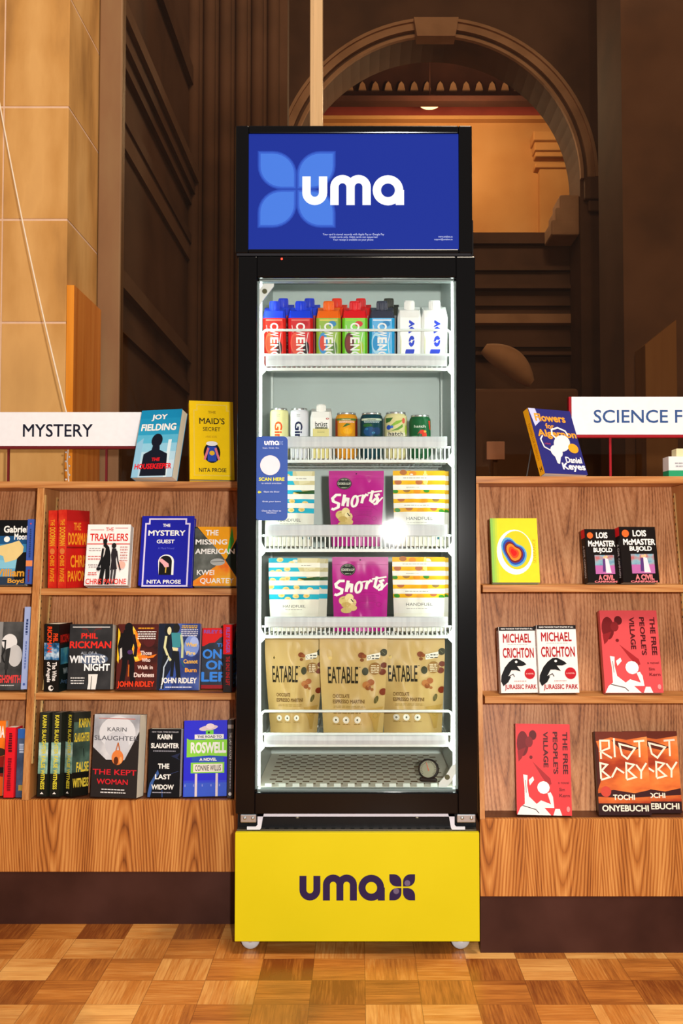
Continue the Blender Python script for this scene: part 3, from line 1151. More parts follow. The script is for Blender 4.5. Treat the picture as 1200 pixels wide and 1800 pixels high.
def art_travelers(A):
    A.text('THE', 0.42, 0.05, 0.60, 0.11, '#c83028', 0.02)
    A.rect(0.06, 0.085, 0.38, 0.095, '#c84840')
    A.rect(0.64, 0.055, 0.94, 0.065, '#c84840')
    A.text('TRAVELERS', 0.06, 0.15, 0.95, 0.275, '#d0281e', 0.022)
    A.rect(0.0, 0.315, 1.0, 0.33, '#d0382e')
    A.lines(0.04, 0.39, 0.34, 2, 0.035, 0.014, '#a09898')
    A.lines(0.04, 0.52, 0.34, 2, 0.045, 0.014, '#c84840')
    A.lines(0.06, 0.66, 0.32, 2, 0.035, 0.014, '#a09898')
    A.lines(0.06, 0.79, 0.28, 2, 0.03, 0.014, '#c84840')
    A.lines(0.78, 0.37, 0.97, 6, 0.045, 0.014, '#b06058')
    A.ell(0.84, 0.67, 0.09, 0.06, '#f0b0a0')
    A.ell(0.43, 0.285, 0.05, 0.048, BLK)
    A.poly([(0.40, 0.33), (0.47, 0.33), (0.53, 0.38), (0.57, 0.50), (0.58, 0.66), (0.55, 0.74), (0.36, 0.74), (0.35, 0.60), (0.37, 0.42)], BLK)
    A.poly([(0.39, 0.36), (0.45, 0.40), (0.43, 0.50), (0.37, 0.60), (0.36, 0.46)], '#d0ccc8')
    A.line([(0.39, 0.40), (0.37, 0.58), (0.31, 0.70)], 0.05, BLK)
    A.ell(0.31, 0.735, 0.05, 0.03, BLK)
    A.line([(0.42, 0.70), (0.39, 0.86), (0.38, 0.99)], 0.10, BLK)
    A.line([(0.52, 0.70), (0.53, 0.86), (0.52, 0.99)], 0.10, BLK)
    A.ell(0.64, 0.355, 0.055, 0.045, '#1c1a1c')
    A.poly([(0.60, 0.40), (0.69, 0.40), (0.73, 0.48), (0.70, 0.58), (0.74, 0.74), (0.58, 0.76), (0.60, 0.60), (0.58, 0.50)], '#242026')
    A.line([(0.71, 0.44), (0.75, 0.60), (0.82, 0.76)], 0.03, '#2c282c')
    A.line([(0.63, 0.74), (0.61, 0.98)], 0.05, '#3c383c')
    A.line([(0.70, 0.74), (0.68, 0.98)], 0.05, '#3c383c')
    A.text('CHRIS PAVONE', 0.03, 0.895, 0.97, 0.985, '#d83c32', 0.02)


def art_doorman(A):
    A.rect(0, 0, 1, 0.14, '#b01c1c')
    A.text('THE', 0.3, 0.16, 0.62, 0.26, '#e89030', 0.03)
    A.text('DOORMAN', 0.06, 0.29, 0.96, 0.45, '#f0a028', 0.03)
    A.rect(0, 0.47, 1, 0.49, '#8a1410')
    A.text('CHRIS', 0.16, 0.58, 0.90, 0.74, '#f0a028', 0.025)
    A.text('PAVONE', 0.05, 0.78, 0.98, 0.92, '#f0a028', 0.025)


def spine_doorman(A):
    A.rect(0, 0, 1, 1, mottled(('#c81c18', '#d83020', '#e04028'), 30, spread=(0.35, 0.65)))
    A.text('THE', 0.25, 0.12, 0.75, 0.20, '#f0a028', 0.03, 90)
    A.text('DOORMAN', 0.15, 0.22, 0.85, 0.46, '#f0b030', 0.03, 90)
    A.ell(0.5, 0.53, 0.3, None, '#e08040')
    A.text('CHRIS', 0.22, 0.58, 0.78, 0.72, '#f0a028', 0.03, 90)
    A.text('PAVONE', 0.22, 0.75, 0.78, 0.92, '#f0a028', 0.03, 90)


def art_winter(A):
    A.rect(0, 0, 1, 1, mottled(('#1e1e20', '#2a2a2c', '#38383a'), 16, spread=(0.3, 0.75)))
    A.line([(0.46, 0.16), (0.40, 0.08), (0.28, 0.07)], 0.02, '#6a2420')
    A.line([(0.54, 0.16), (0.60, 0.08), (0.74, 0.07)], 0.02, '#6a2420')
    A.rect(0.06, 0.04, 0.94, 0.055, '#c8c8c8')
    A.ell(0.58, 0.54, 0.34, 0.09, '#56657e')
    A.text('PHIL', 0.27, 0.14, 0.66, 0.225, '#e02c22', 0.03)
    A.text('RICKMAN', 0.01, 0.265, 0.98, 0.375, '#e02c22', 0.03)
    A.text('ALL OF A', 0.28, 0.425, 0.66, 0.47, '#a4acb8', 0.02)
    A.text("WINTER'S", 0.02, 0.48, 0.86, 0.60, '#e8ecf0', 0.035)
    A.text('NIGHT', 0.37, 0.61, 0.97, 0.72, '#f2f4f6', 0.035)
    A.lines(0.06, 0.82, 0.40, 3, 0.04, 0.016, '#d8d8d8')
    A.poly([(0.48, 0.77), (0.70, 0.77), (0.68, 0.9), (0.66, 1.0), (0.47, 1.0), (0.49, 0.90)], '#e4e4e0')
    A.line([(0.56, 0.80), (0.55, 1.0)], 0.02, '#70706c')


def art_angels(A):
    A.rect(0, 0, 1, 1, '#101a1a')
    A.rect(0, 0, 1, 0.3, '#26100e')
    A.text('RICKMAN', 0.08, 0.16, 0.95, 0.28, '#b02018', 0.03)
    A.rect(0.1, 0.36, 1, 0.6, mottled(('#0c2a3a', '#2a6a88', '#60a090'), 18, spread=(0.3, 0.7)))
    A.text('Wine', 0.3, 0.66, 0.9, 0.75, '#8a9aa0', 0.02)
    A.text('Angels', 0.1, 0.82, 0.95, 0.90, '#38506a', 0.02)


def spine_angels(A):
    A.rect(0, 0, 1, 1, '#181512')
    A.rect(0.0, 0.28, 1, 0.53, mottled(('#181a20', '#2a70a8', '#c8e0f0'), 34, spread=(0.38, 0.62)))
    A.text('PHIL', 0.60, 0.14, 0.92, 0.27, '#e8481c', 0.035, 90)
    A.text('RICKMAN', 0.20, 0.04, 0.52, 0.42, '#e8481c', 0.035, 90)
    A.text('The Wine', 0.55, 0.56, 0.86, 0.84, WHT, 0.03, 90)
    A.text('of Angels', 0.14, 0.56, 0.46, 0.86, WHT, 0.03, 90)
    A.ell(0.48, 0.945, 0.17, None, WHT)
    A.ell(0.55, 0.94, 0.09, None, '#181512')


def art_darkness(A):
    A.rect(0, 0, 1, 1, mottled(('#240c0a', '#54180f', '#3a1210'), 14, spread=(0.3, 0.7)))
    A.poly([(0, 0.06), (0.05, 0.12), (0.07, 0.3), (0.04, 0.6), (0, 0.55)], '#f0c020')
    FL = mottled(('#d84810', '#f09018', '#f8d848'), 30, spread=(0.36, 0.6))
    A.poly([(0.36, 0.03), (0.44, 0.10), (0.50, 0.16), (0.52, 0.26), (0.58, 0.31), (0.55, 0.40), (0.62, 0.46), (0.56, 0.56), (0.46, 0.58), (0.36, 0.44)], FL)
    A.poly([(0.5, 0.49), (0.66, 0.47), (0.78, 0.49), (0.98, 0.46), (0.9, 0.51), (0.72, 0.53), (0.56, 0.56)], '#e87818')
    A.ell(0.78, 0.26, 0.14, 0.09, '#541a18')
    K = '#0e080a'
    A.ell(0.26, 0.05, 0.10, 0.07, K)
    A.poly([(0.14, 0.09), (0.36, 0.09), (0.42, 0.24), (0.36, 0.38), (0.44, 0.55), (0.12, 0.55), (0.08, 0.26)], K)
    A.line([(0.12, 0.14), (0.05, 0.34), (0.10, 0.52)], 0.09, K)
    A.line([(0.38, 0.16), (0.46, 0.36), (0.44, 0.50)], 0.08, '#1c0e12')
    A.line([(0.20, 0.52), (0.18, 0.72), (0.14, 0.90)], 0.13, K)
    A.line([(0.36, 0.52), (0.38, 0.72), (0.42, 0.90)], 0.13, K)
    A.line([(0.30, 0.62), (0.30, 0.80)], 0.03, '#c06018')
    A.poly([(0.06, 0.38), (0.11, 0.36), (0.13, 0.50), (0.07, 0.55)], '#c8c4c0')
    A.ell(0.32, 0.43, 0.07, 0.035, '#4a2c60')
    A.lines(0.47, 0.055, 0.92, 1, 0.02, 0.018, '#e8a020')
    A.lines(0.48, 0.11, 0.95, 4, 0.035, 0.016, '#e8e4e0')
    A.text('Those', 0.58, 0.41, 0.86, 0.475, '#e8d0c8', 0.03)
    A.text('Who', 0.62, 0.52, 0.83, 0.58, '#f0d8d0', 0.03)
    A.text('Walk in', 0.52, 0.63, 0.90, 0.69, '#e8d0c8', 0.03)
    A.text('Darkness', 0.44, 0.74, 0.94, 0.81, '#f0d8d0', 0.03)
    A.text('JOHN RIDLEY', 0.04, 0.87, 0.95, 0.98, '#e83c14', 0.035)


def art_fire(A):
    A.rect(0, 0, 1, 1, mottled(('#18203c', '#2c4088', '#6078c0'), 12, spread=(0.3, 0.7)))
    A.poly([(0, 0), (0.45, 0), (0.36, 0.4), (0.30, 0.72), (0.16, 1), (0, 1)], '#141c30')
    A.ell(0.80, 0.34, 0.18, 0.16, '#7c98dc')
    A.ell(0.86, 0.28, 0.10, 0.08, '#a8bcf0')
    A.poly([(0.3, 0.7), (0.5, 0.7), (0.3, 1.0), (0.05, 1.0)], '#3450a0')
    K = '#10141c'
    # woman at the left, pale arm and profile
    A.ell(0.22, 0.09, 0.09, 0.08, K)
    A.ell(0.25, 0.11, 0.05, 0.06, '#e0d8a8')
    A.poly([(0.16, 0.17), (0.28, 0.17), (0.24, 0.34), (0.28, 0.46), (0.10, 0.46), (0.12, 0.30)], K)
    A.line([(0.18, 0.19), (0.15, 0.36), (0.24, 0.50), (0.31, 0.56)], 0.055, '#d8d8a4')
    A.line([(0.18, 0.48), (0.12, 0.74), (0.10, 0.98)], 0.12, K)
    A.line([(0.26, 0.52), (0.15, 0.66), (0.14, 0.82), (0.10, 0.98)], 0.03, '#b8c8d8')
    # man at the right, teal vest
    A.ell(0.42, 0.07, 0.08, 0.07, '#1c1a14')
    A.poly([(0.30, 0.14), (0.54, 0.14), (0.53, 0.36), (0.34, 0.37), (0.32, 0.26)], '#3c8e98')
    A.line([(0.54, 0.17), (0.58, 0.34), (0.58, 0.52)], 0.055, '#c4d0a0')
    A.poly([(0.33, 0.36), (0.48, 0.37), (0.46, 0.43), (0.36, 0.42)], '#e8dca8')
    A.poly([(0.34, 0.41), (0.50, 0.42), (0.56, 0.82), (0.46, 0.82), (0.40, 0.56), (0.38, 0.80), (0.30, 0.80)], K)
    A.line([(0.56, 0.56), (0.64, 0.66)], 0.03, '#206070')
    A.lines(0.54, 0.03, 0.94, 2, 0.027, 0.016, '#e8b828')
    A.lines(0.52, 0.09, 0.96, 4, 0.03, 0.014, '#e8e8f0')
    A.text('What', 0.66, 0.29, 0.93, 0.35, '#f0c050', 0.03)
    A.text('Fire', 0.68, 0.42, 0.90, 0.475, '#f4d078', 0.03)
    A.text('Cannot', 0.62, 0.54, 0.96, 0.605, '#f0b840', 0.03)
    A.text('Burn', 0.66, 0.67, 0.94, 0.735, '#f4a838', 0.03)
    A.text('JOHN RIDLEY', 0.10, 0.815, 0.95, 0.925, WHT, 0.04)
    A.lines(0.2, 0.95, 0.85, 1, 0.03, 0.014, '#e8e8f0')


def art_only(A):
    A.rect(0, 0, 1, 1, mottled(('#20242c', '#343a46', '#48505c'), 14, spread=(0.3, 0.7)))
    A.poly([(0, 0), (1, 0), (1, 0.12), (0.75, 0.10), (0.5, 0.16), (0.36, 0.24), (0.2, 0.25), (0.05, 0.3), (0, 0.3)], '#e01c1c')
    A.rect(0, 0.94, 1, 1, '#a01820')
    A.text('RILEY SAGER', 0.04, 0.03, 0.97, 0.09, '#8a58b8', 0.03)
    A.text('THE', 0.42, 0.255, 0.76, 0.315, '#3c8cf0', 0.025)
    A.text('ONLY', 0.02, 0.35, 0.97, 0.51, '#3c90f4', 0.035)
    A.text('ONE', 0.12, 0.535, 0.98, 0.69, '#3c90f4', 0.035)
    A.text('LEFT', 0.0, 0.725, 0.98, 0.885, '#3c90f4', 0.035)


def spine_only(A):
    A.rect(0, 0, 1, 0.44, '#dc1c20')
    A.rect(0, 0.44, 1, 1, '#2a2426')
    A.text('RILEY SAGER', 0.3, 0.04, 0.72, 0.42, '#8a58b8', 0.02, 90)
    A.text('THE ONLY ONE LEFT', 0.3, 0.47, 0.72, 0.90, '#b02024', 0.03, 90)


def art_witness(A):
    A.rect(0, 0, 1, 1, mottled(('#1c241e', '#3c5248', '#6c9080'), 12, spread=(0.3, 0.75)))
    A.rect(0, 0.72, 1, 1, '#14130f')
    A.rect(0, 0, 1, 0.12, '#282a24')
    A.text('KARIN', 0.30, 0.08, 0.98, 0.19, '#d0b838', 0.03)
    A.text('SLAUGHTER', 0.06, 0.25, 0.98, 0.36, '#d0b838', 0.03)
    A.line([(0.62, 0.44), (0.66, 0.54)], 0.04, '#18221e')
    A.text('FALSE', 0.22, 0.60, 0.96, 0.72, '#d8c040', 0.03)
    A.text('WITNESS', 0.04, 0.79, 0.98, 0.90, '#d8c040', 0.03)


def spine_witness(A):
    A.rect(0, 0, 1, 1, '#2a2c26')
    A.rect(0, 0.36, 1, 0.73, mottled(('#4a7468', '#86b4a4', '#c8e0d4'), 30, spread=(0.3, 0.66)))
    A.rect(0, 0.73, 1, 1, '#1c1d18')
    A.text('KARIN SLAUGHTER', 0.30, 0.035, 0.74, 0.50, '#dcd03c', 0.03, 90)
    A.text('FALSE WITNESS', 0.30, 0.52, 0.74, 0.915, '#e0d43c', 0.03, 90)
    A.poly([(0.3, 0.97), (0.5, 0.945), (0.68, 0.97)], WHT)


def art_kept(A):
    A.rect(0, 0, 1, 1, '#2a2524')
    A.poly([(0, 0), (1, 0), (1, 0.2), (0.7, 0.55), (0.3, 0.55), (0, 0.4)], mottled(('#6c6c74', '#a8acb4', '#dcdfe4'), 8, spread=(0.25, 0.6)))
    A.ell(0.52, 0.22, 0.40, 0.20, '#d8dce2')
    A.ell(0.52, 0.36, 0.26, 0.16, '#c8ccd4')
    A.rect(0.1, 0.045, 0.9, 0.055, '#c07870')
    A.text('KARIN', 0.30, 0.155, 0.72, 0.205, '#4c4c54', 0.004)
    A.text('SLAUGHTER', 0.02, 0.26, 0.98, 0.315, '#4c4c54', 0.004)
    A.line([(0.55, 0.34), (0.48, 0.5)], 0.025, '#b86a38')
    A.line([(0.55, 0.34), (0.62, 0.5)], 0.025, '#b86a38')
    A.ell(0.55, 0.52, 0.13, 0.09, '#e08040')
    A.ell(0.52, 0.56, 0.05, 0.05, '#5a2c18')
    A.ell(0.62, 0.55, 0.03, 0.04, '#f0a868')
    A.text('THE KEPT', 0.02, 0.665, 0.98, 0.73, '#d82430', 0.018)
    A.text('WOMAN', 0.12, 0.78, 0.80, 0.845, '#d82430', 0.018)
    A.lines(0.20, 0.90, 0.78, 2, 0.035, 0.013, '#d8d8d8')


def art_widow(A):
    A.rect(0, 0, 1, 1, '#0e0f14')
    A.poly([(0, 0.95), (0.06, 0.8), (0.3, 0.6), (0.34, 0.66), (0.18, 0.78), (0.08, 1), (0, 1)], '#3a5c9c')
    A.line([(0.45, 0.9), (0.46, 1)], 0.04, '#2a4274')
    A.poly([(0.7, 0.4), (1, 0.46), (0.9, 0.42), (1, 0.35)], '#232a48')
    A.line([(0.70, 0.66), (0.95, 0.62)], 0.015, '#303c64')
    A.text('NEW YORK TIMES BESTSELLER', 0.08, 0.035, 0.92, 0.055, '#b8b8c0', 0.01)
    A.text('KARIN', 0.26, 0.08, 0.72, 0.155, WHT, 0.035)
    A.text('SLAUGHTER', 0.06, 0.21, 0.94, 0.285, WHT, 0.035)
    A.lines(0.12, 0.32, 0.86, 1, 0.03, 0.013, '#9a9aa8')
    A.text('THE', 0.30, 0.51, 0.66, 0.585, WHT, 0.03)
    A.text('LAST', 0.22, 0.665, 0.72, 0.74, WHT, 0.03)
    A.text('WIDOW', 0.12, 0.815, 0.82, 0.89, WHT, 0.03)
    A.lines(0.1, 0.925, 0.8, 1, 0.03, 0.013, '#9a9aa8')


def art_roswell(A):
    A.rect(0, 0, 1, 1, '#2020d8')
    A.rect(0, 0.82, 1, 1, '#3458d0')
    A.rect(0, 0.79, 1, 0.82, '#2c40d8')
    for k in range(5):
        A.rect(0.02 + 0.2 * k, 0.84, 0.05 + 0.2 * k, 0.87, '#7a88e0')
    A.ell(0.56, 0.10, 0.22, 0.035, '#e0c8d0', rot=-8)
    A.ell(0.60, 0.075, 0.10, 0.035, '#f0dce0')
    A.rect(0.50, 0.13, 0.68, 0.46, '#70d838')
    A.ell(0.57, 0.16, 0.025, None, '#183018')
    A.rect(0.24, 0.185, 0.92, 0.245, WHT)
    A.text('THE ROAD TO', 0.30, 0.20, 0.87, 0.232, '#283850', 0.03)
    A.poly([(0.06, 0.235), (0.12, 0.255), (1.0, 0.255), (1.0, 0.48), (0.60, 0.465), (0.06, 0.485)], '#8cd838')
    A.text('ROSWELL', 0.15, 0.285, 0.98, 0.435, WHT, 0.045)
    A.poly([(0.18, 0.485), (0.92, 0.475), (0.92, 0.55), (0.18, 0.545)], '#1c50b8')
    A.text('A NOVEL', 0.36, 0.495, 0.76, 0.535, WHT, 0.045)
    A.rect(0.16, 0.555, 0.94, 0.695, '#8cd838')
    A.rect(0.22, 0.575, 0.90, 0.68, '#f0e8d8')
    A.text('CONNIE WILLIS', 0.26, 0.59, 0.86, 0.665, '#303038', 0.015)
    A.rect(0.26, 0.70, 0.315, 1.0, '#e4d4d4')
    A.rect(0.74, 0.70, 0.795, 1.0, '#e4d4d4')


def spine_station(A):
    A.rect(0, 0, 1, 1, '#38363a')
    A.rect(0, 0.06, 1, 0.11, '#9a9290')
    A.text('THE LAST STATION', 0.3, 0.16, 0.75, 0.50, '#c8c4c0', 0.01, 90)
    dashes(A, 0.4, 0.53, 0.65, 0.88, '#8c8a90')
    A.ell(0.5, 0.95, 0.3, None, '#c8c4c0')


def art_gabriel(A):
    for i, c in enumerate(('#0c0e10', '#0e1418', '#1c5080', '#3c88b8', '#70b4d0', '#80c0d8', '#5a9ac0', '#28384c')):
        A.rect(0, i / 8, 1, (i + 1) / 8, c)
    A.poly([(0.0, 0.46), (0.62, 0.36), (0.80, 0.32), (0.92, 0.42), (0.9, 0.55), (0.74, 0.62), (0.5, 0.66), (0.45, 0.56)], '#e0c888')
    A.ell(0.51, 0.30, 0.07, None, WHT)
    A.poly([(0.78, 0.6), (0.92, 0.5), (1.0, 0.5), (1.0, 0.95), (0.74, 0.92)], BLK)
    A.text('Gabriel', 0.42, 0.09, 0.99, 0.20, WHT, 0.035)
    A.text('Moon', 0.68, 0.21, 0.99, 0.31, WHT, 0.035)
    A.text('William', 0.20, 0.755, 0.98, 0.875, '#d89830', 0.03)
    A.text('Boyd', 0.60, 0.90, 0.98, 0.995, '#d89830', 0.03)


def spine_blue(A):
    A.rect(0, 0, 1, 1, '#3a56a8')
    A.ell(0.5, 0.07, 0.12, None, '#d84040')
    dashes(A, 0.36, 0.15, 0.66, 0.60, '#28386c')
    A.rect(0, 0.64, 1, 0.73, '#e08850')
    dashes(A, 0.34, 0.78, 0.66, 0.97, '#782840')


def art_grey(A):
    A.rect(0, 0, 1, 1, mottled(('#242424', '#3c3c3c', '#585858'), 14, spread=(0.3, 0.7)))
    A.rect(0.16, 0.0, 0.32, 0.6, '#888888')
    A.ell(0.55, 0.30, 0.24, 0.12, '#dcdcdc')
    A.ell(0.75, 0.50, 0.22, 0.16, '#c0c0c0')
    A.line([(0.32, 0.28), (0.42, 0.28), (0.42, 0.4), (0.34, 0.5), (0.4, 0.58), (0.5, 0.62), (0.5, 0.9)], 0.05, '#202020')
    A.poly([(0.46, 0.4), (0.60, 0.38), (0.56, 0.7), (0.44, 0.7)], '#2c2c2c')
    A.ell(0.1, 0.54, 0.16, None, '#d83838')
    A.text('HIGHSMITH', 0.1, 0.78, 0.98, 0.90, '#d84040', 0.035)
    A.rect(0, 0.04, 0.2, 0.055, '#c0c0c0')
    A.lines(0.05, 0.925, 0.8, 1, 0.02, 0.014, '#c0c0c0')


def spine_pale(A):
    A.rect(0, 0, 1, 1, '#9aabd8')
    dashes(A, 0.32, 0.15, 0.72, 0.34, '#283868')
    dashes(A, 0.38, 0.42, 0.68, 0.76, '#5c70ac')
    A.ell(0.5, 0.94, 0.2, None, '#4058a0')


def art_orange(A):
    A.rect(0, 0.45, 1, 1, '#d85a18')
    A.text('NA', 0.76, 0.07, 0.98, 0.23, WHT, 0.03)
    A.ell(0.8, 0.42, 0.25, 0.06, '#38281c')
    A.poly([(0.6, 0.5), (1, 0.47), (1, 0.75), (0.7, 0.72)], '#8a1c14')
    A.rect(0.5, 0.62, 1, 0.70, BLK)


def spine_red(A):
    A.rect(0, 0, 1, 1, '#e01c28')
    dashes(A, 0.30, 0.08, 0.70, 0.36, '#501018')
    dashes(A, 0.30, 0.44, 0.70, 0.90, '#801020')


def art_bluecover(A):
    A.rect(0, 0, 1, 0.14, '#2c60b0')
    A.rect(0, 0.14, 1, 1, mottled(('#26324a', '#40506c', '#5c7090'), 16))
    dashes(A, 0.2, 0.22, 0.8, 0.36, '#a8b8d0')
    A.rect(0.3, 0.82, 0.8, 0.9, '#a88a40')


def art_flowers(A):
    A.poly([(0.0, 0.0), (0.16, 0.0), (0.20, 0.2), (0.06, 0.28)], '#c8ccf0')
    A.text('Flowers', 0.10, 0.075, 0.82, 0.20, '#f0a030', 0.035)
    A.text('for', 0.30, 0.225, 0.50, 0.31, '#f0a030', 0.03)
    A.text('Algernon', 0.07, 0.325, 0.98, 0.47, '#f0a030', 0.035)
    A.line([(0.50, 0.48), (0.40, 0.40), (0.42, 0.32), (0.58, 0.285), (0.74, 0.33), (0.78, 0.40)], 0.035, WHT)
    A.ell(0.58, 0.53, 0.22, 0.115, WHT, rot=-35)
    A.ell(0.40, 0.66, 0.13, 0.10, WHT, rot=-60)
    A.poly([(0.32, 0.68), (0.48, 0.72), (0.40, 0.85), (0.35, 0.84)], WHT)
    A.line([(0.30, 0.66), (0.14, 0.60), (0.10, 0.48), (0.17, 0.42)], 0.028, WHT)
    A.ell(0.82, 0.60, 0.12, 0.075, '#eda428')
    A.text('Daniel', 0.56, 0.735, 0.94, 0.83, '#f0ecf4', 0.035)
    A.text('Keyes', 0.44, 0.83, 0.98, 0.965, '#f0ecf4', 0.04)
    A.text('a Novel', 0.17, 0.53, 0.30, 0.56, '#c04058', 0.01)


def spine_flowers(A):
    A.rect(0, 0, 1, 1, '#f0a81c')
    A.text('FLOWERS FOR ALGERNON', 0.3, 0.22, 0.7, 0.78, '#a86010', 0.0, 90)
    A.text('H', 0.3, 0.88, 0.72, 0.95, '#401c10', 0.03)


def art_rings(A):
    for i, c in enumerate(('#8cc058', '#a4c84c', '#bccf40', '#d0d434', '#dcd42c')):
        A.rect(0.028 * i * 1.6, 0, 1, 1, c)
    A.ell(0.50, 0.53, 0.39, 0.35, '#f4f4f0', n=32)
    A.ell(0.53, 0.50, 0.32, 0.30, '#e4c828', n=32)
    for (k, c) in ((1.0, '#58a0d0'), (0.86, '#2848a8'), (0.72, '#701c28'), (0.58, '#e88428'), (0.40, '#e04820'), (0.24, '#d81c18')):
        pts = []
        for q in range(30):
            a = 2 * pi * q / 30
            r = 1.0 + 0.22 * cos(2 * a - 1.2) + 0.10 * cos(3 * a + 0.5)
            pts.append((0.47 + 0.235 * k * r * cos(a), 0.54 + 0.225 * k * r * sin(a)))
        A.poly(pts, c)
    A.text('SEVERANCE', 0.88, 0.33, 0.945, 0.70, '#c8a420', 0.0, -90)


def art_civil(A):
    A.rect(0, 0, 1, 1, '#16100f')
    A.ell(0.16, 0.12, 0.10, None, '#e8682c')
    A.text('LOIS', 0.36, 0.06, 0.74, 0.175, WHT, 0.04)
    A.text('McMASTER', 0.08, 0.215, 0.97, 0.33, WHT, 0.04)
    A.text('BUJOLD', 0.24, 0.35, 0.86, 0.46, WHT, 0.04)
    A.rect(0.26, 0.49, 0.90, 0.70, mottled(('#3870a0', '#8ab0c0', '#c05048'), 40, spread=(0.3, 0.7)))
    A.rect(0.26, 0.68, 0.90, 0.84, '#b868a8')
    A.poly([(0.52, 0.56), (0.60, 0.56), (0.62, 0.80), (0.50, 0.80)], '#583878')
    A.poly([(0.60, 0.54), (0.70, 0.56), (0.78, 0.82), (0.60, 0.82)], '#f0e0e8')
    A.ell(0.58, 0.53, 0.04, None, '#e8b890')
    A.ell(0.65, 0.52, 0.04, None, '#e8c090')
    A.text('A CIVIL', 0.34, 0.855, 0.86, 0.955, '#f08088', 0.045)
    A.text('CAMPAIGN', 0.2, 0.965, 0.94, 1.0, '#f08088', 0.04)


def spine_civil(A):
    A.rect(0, 0, 1, 0.16, '#d81c24')
    A.rect(0, 0.16, 1, 1, '#1a1414')
    A.text('A CIVIL CAMPAIGN', 0.3, 0.30, 0.7, 0.9, '#c8c4c4', 0.02, 90)


def art_park(A):
    A.rect(0, 0, 1, 0.06, '#181416')
    A.text('READ THE BOOK THAT STARTED IT ALL', 0.06, 0.02, 0.94, 0.042, WHT, 0.02)
    A.text('MICHAEL', 0.10, 0.105, 0.88, 0.245, '#a81c24', 0.028)
    A.lines(0.2, 0.265, 0.8, 1, 0.02, 0.008, '#b0a8a8')
    A.text('CRICHTON', 0.08, 0.32, 0.94, 0.475, '#a81c24', 0.028)
    # plain dark toothed beast shape
    A.poly([(0.02, 0.74), (0.12, 0.62), (0.24, 0.54), (0.36, 0.49), (0.48, 0.485), (0.66, 0.54), (0.72, 0.575), (0.60, 0.60), (0.46, 0.60), (0.56, 0.68), (0.42, 0.66), (0.30, 0.66), (0.22, 0.74), (0.08, 0.80), (0.0, 0.84)], BLK)
    A.poly([(0.0, 0.82), (0.16, 0.74), (0.28, 0.76), (0.20, 0.84), (0.06, 0.90)], BLK)
    A.line([(0.20, 0.76), (0.34, 0.72), (0.38, 0.76)], 0.02, BLK)
    A.ell(0.44, 0.535, 0.035, 0.018, WHT)
    A.ell(0.80, 0.715, 0.145, None, '#b81c28')
    A.text('A NOVEL', 0.69, 0.705, 0.91, 0.725, '#f0c0b8', 0.02)
    A.lines(0.36, 0.82, 0.70, 1, 0.02, 0.010, '#b07070')
    A.text('JURASSIC PARK', 0.10, 0.875, 0.97, 0.965, '#a81c24', 0.025)


def spine_park(A):
    A.rect(0, 0, 1, 1, '#c8beb8')
    A.rect(0, 0, 1, 0.05, BLK)
    A.text('MICHAEL CRICHTON', 0.28, 0.1, 0.72, 0.6, '#a81c24', 0.02, 90)


def make_village(bright):
    base = '#d24c50' if not bright else '#d83a3e'

    def art(A):
        A.rect(0, 0, 1, 1, base)
        A.ell(0.12, 0.22, 0.11, 0.14, '#6c1418')
        A.ell(0.31, 0.125, 0.07, 0.055, '#581014')
        A.ell(0.24, 0.20, 0.07, 0.06, '#7c1c20')
        A.poly([(0.02, 0.30), (0.18, 0.26), (0.10, 0.38), (0.04, 0.42)], '#881c20')
        A.ell(0.27, 0.37, 0.03, 0.02, '#701418')
        A.poly([(0.30, 0.42), (0.62, 0.60), (0.64, 0.66), (0.58, 0.68), (0.46, 0.58)], '#a02428')
        A.ell(0.49, 0.70, 0.115, None, '#fbf6f4', n=12)
        # pale figure falling back, arms raised
        A.poly([(0.12, 0.56), (0.20, 0.57), (0.19, 0.68), (0.22, 0.80), (0.36, 0.88), (0.44, 0.84), (0.62, 0.88), (0.58, 0.80), (0.56, 0.76), (0.62, 0.75), (0.66, 0.80), (0.68, 0.92), (0.50, 0.92), (0.62, 1.0), (0.0, 1.0), (0.06, 0.92), (0.14, 0.88), (0.14, 0.70)], '#f2ecea')
        A.poly([(0.22, 0.62), (0.30, 0.58), (0.32, 0.62), (0.24, 0.68)], '#f2ecea')
        A.poly([(0.66, 1.0), (0.70, 0.93), (0.78, 0.93), (0.82, 1.0)], '#f2ecea')
        A.line([(0.10, 0.90), (0.34, 0.94), (0.40, 0.98)], 0.015, '#3c2c2c')
        A.line([(0.16, 0.62), (0.17, 0.76)], 0.012, '#907878')
        A.text('THE FREE', 0.86, 0.085, 0.95, 0.55, '#4a1014', 0.03, 90)
        A.text("PEOPLE'S", 0.68, 0.085, 0.77, 0.55, '#4a1014', 0.03, 90)
        A.text('VILLAGE', 0.50, 0.085, 0.59, 0.48, '#4a1014', 0.03, 90)
        A.text('a novel', 0.76, 0.63, 0.96, 0.655, '#6c181c', 0.02)
        A.text('Sim', 0.78, 0.70, 0.88, 0.735, '#6c181c', 0.02)
        A.text('Kern', 0.78, 0.765, 0.97, 0.80, '#6c181c', 0.02)
        A.ell(0.935, 0.93, 0.03, 0.03, '#d89090')
    return art


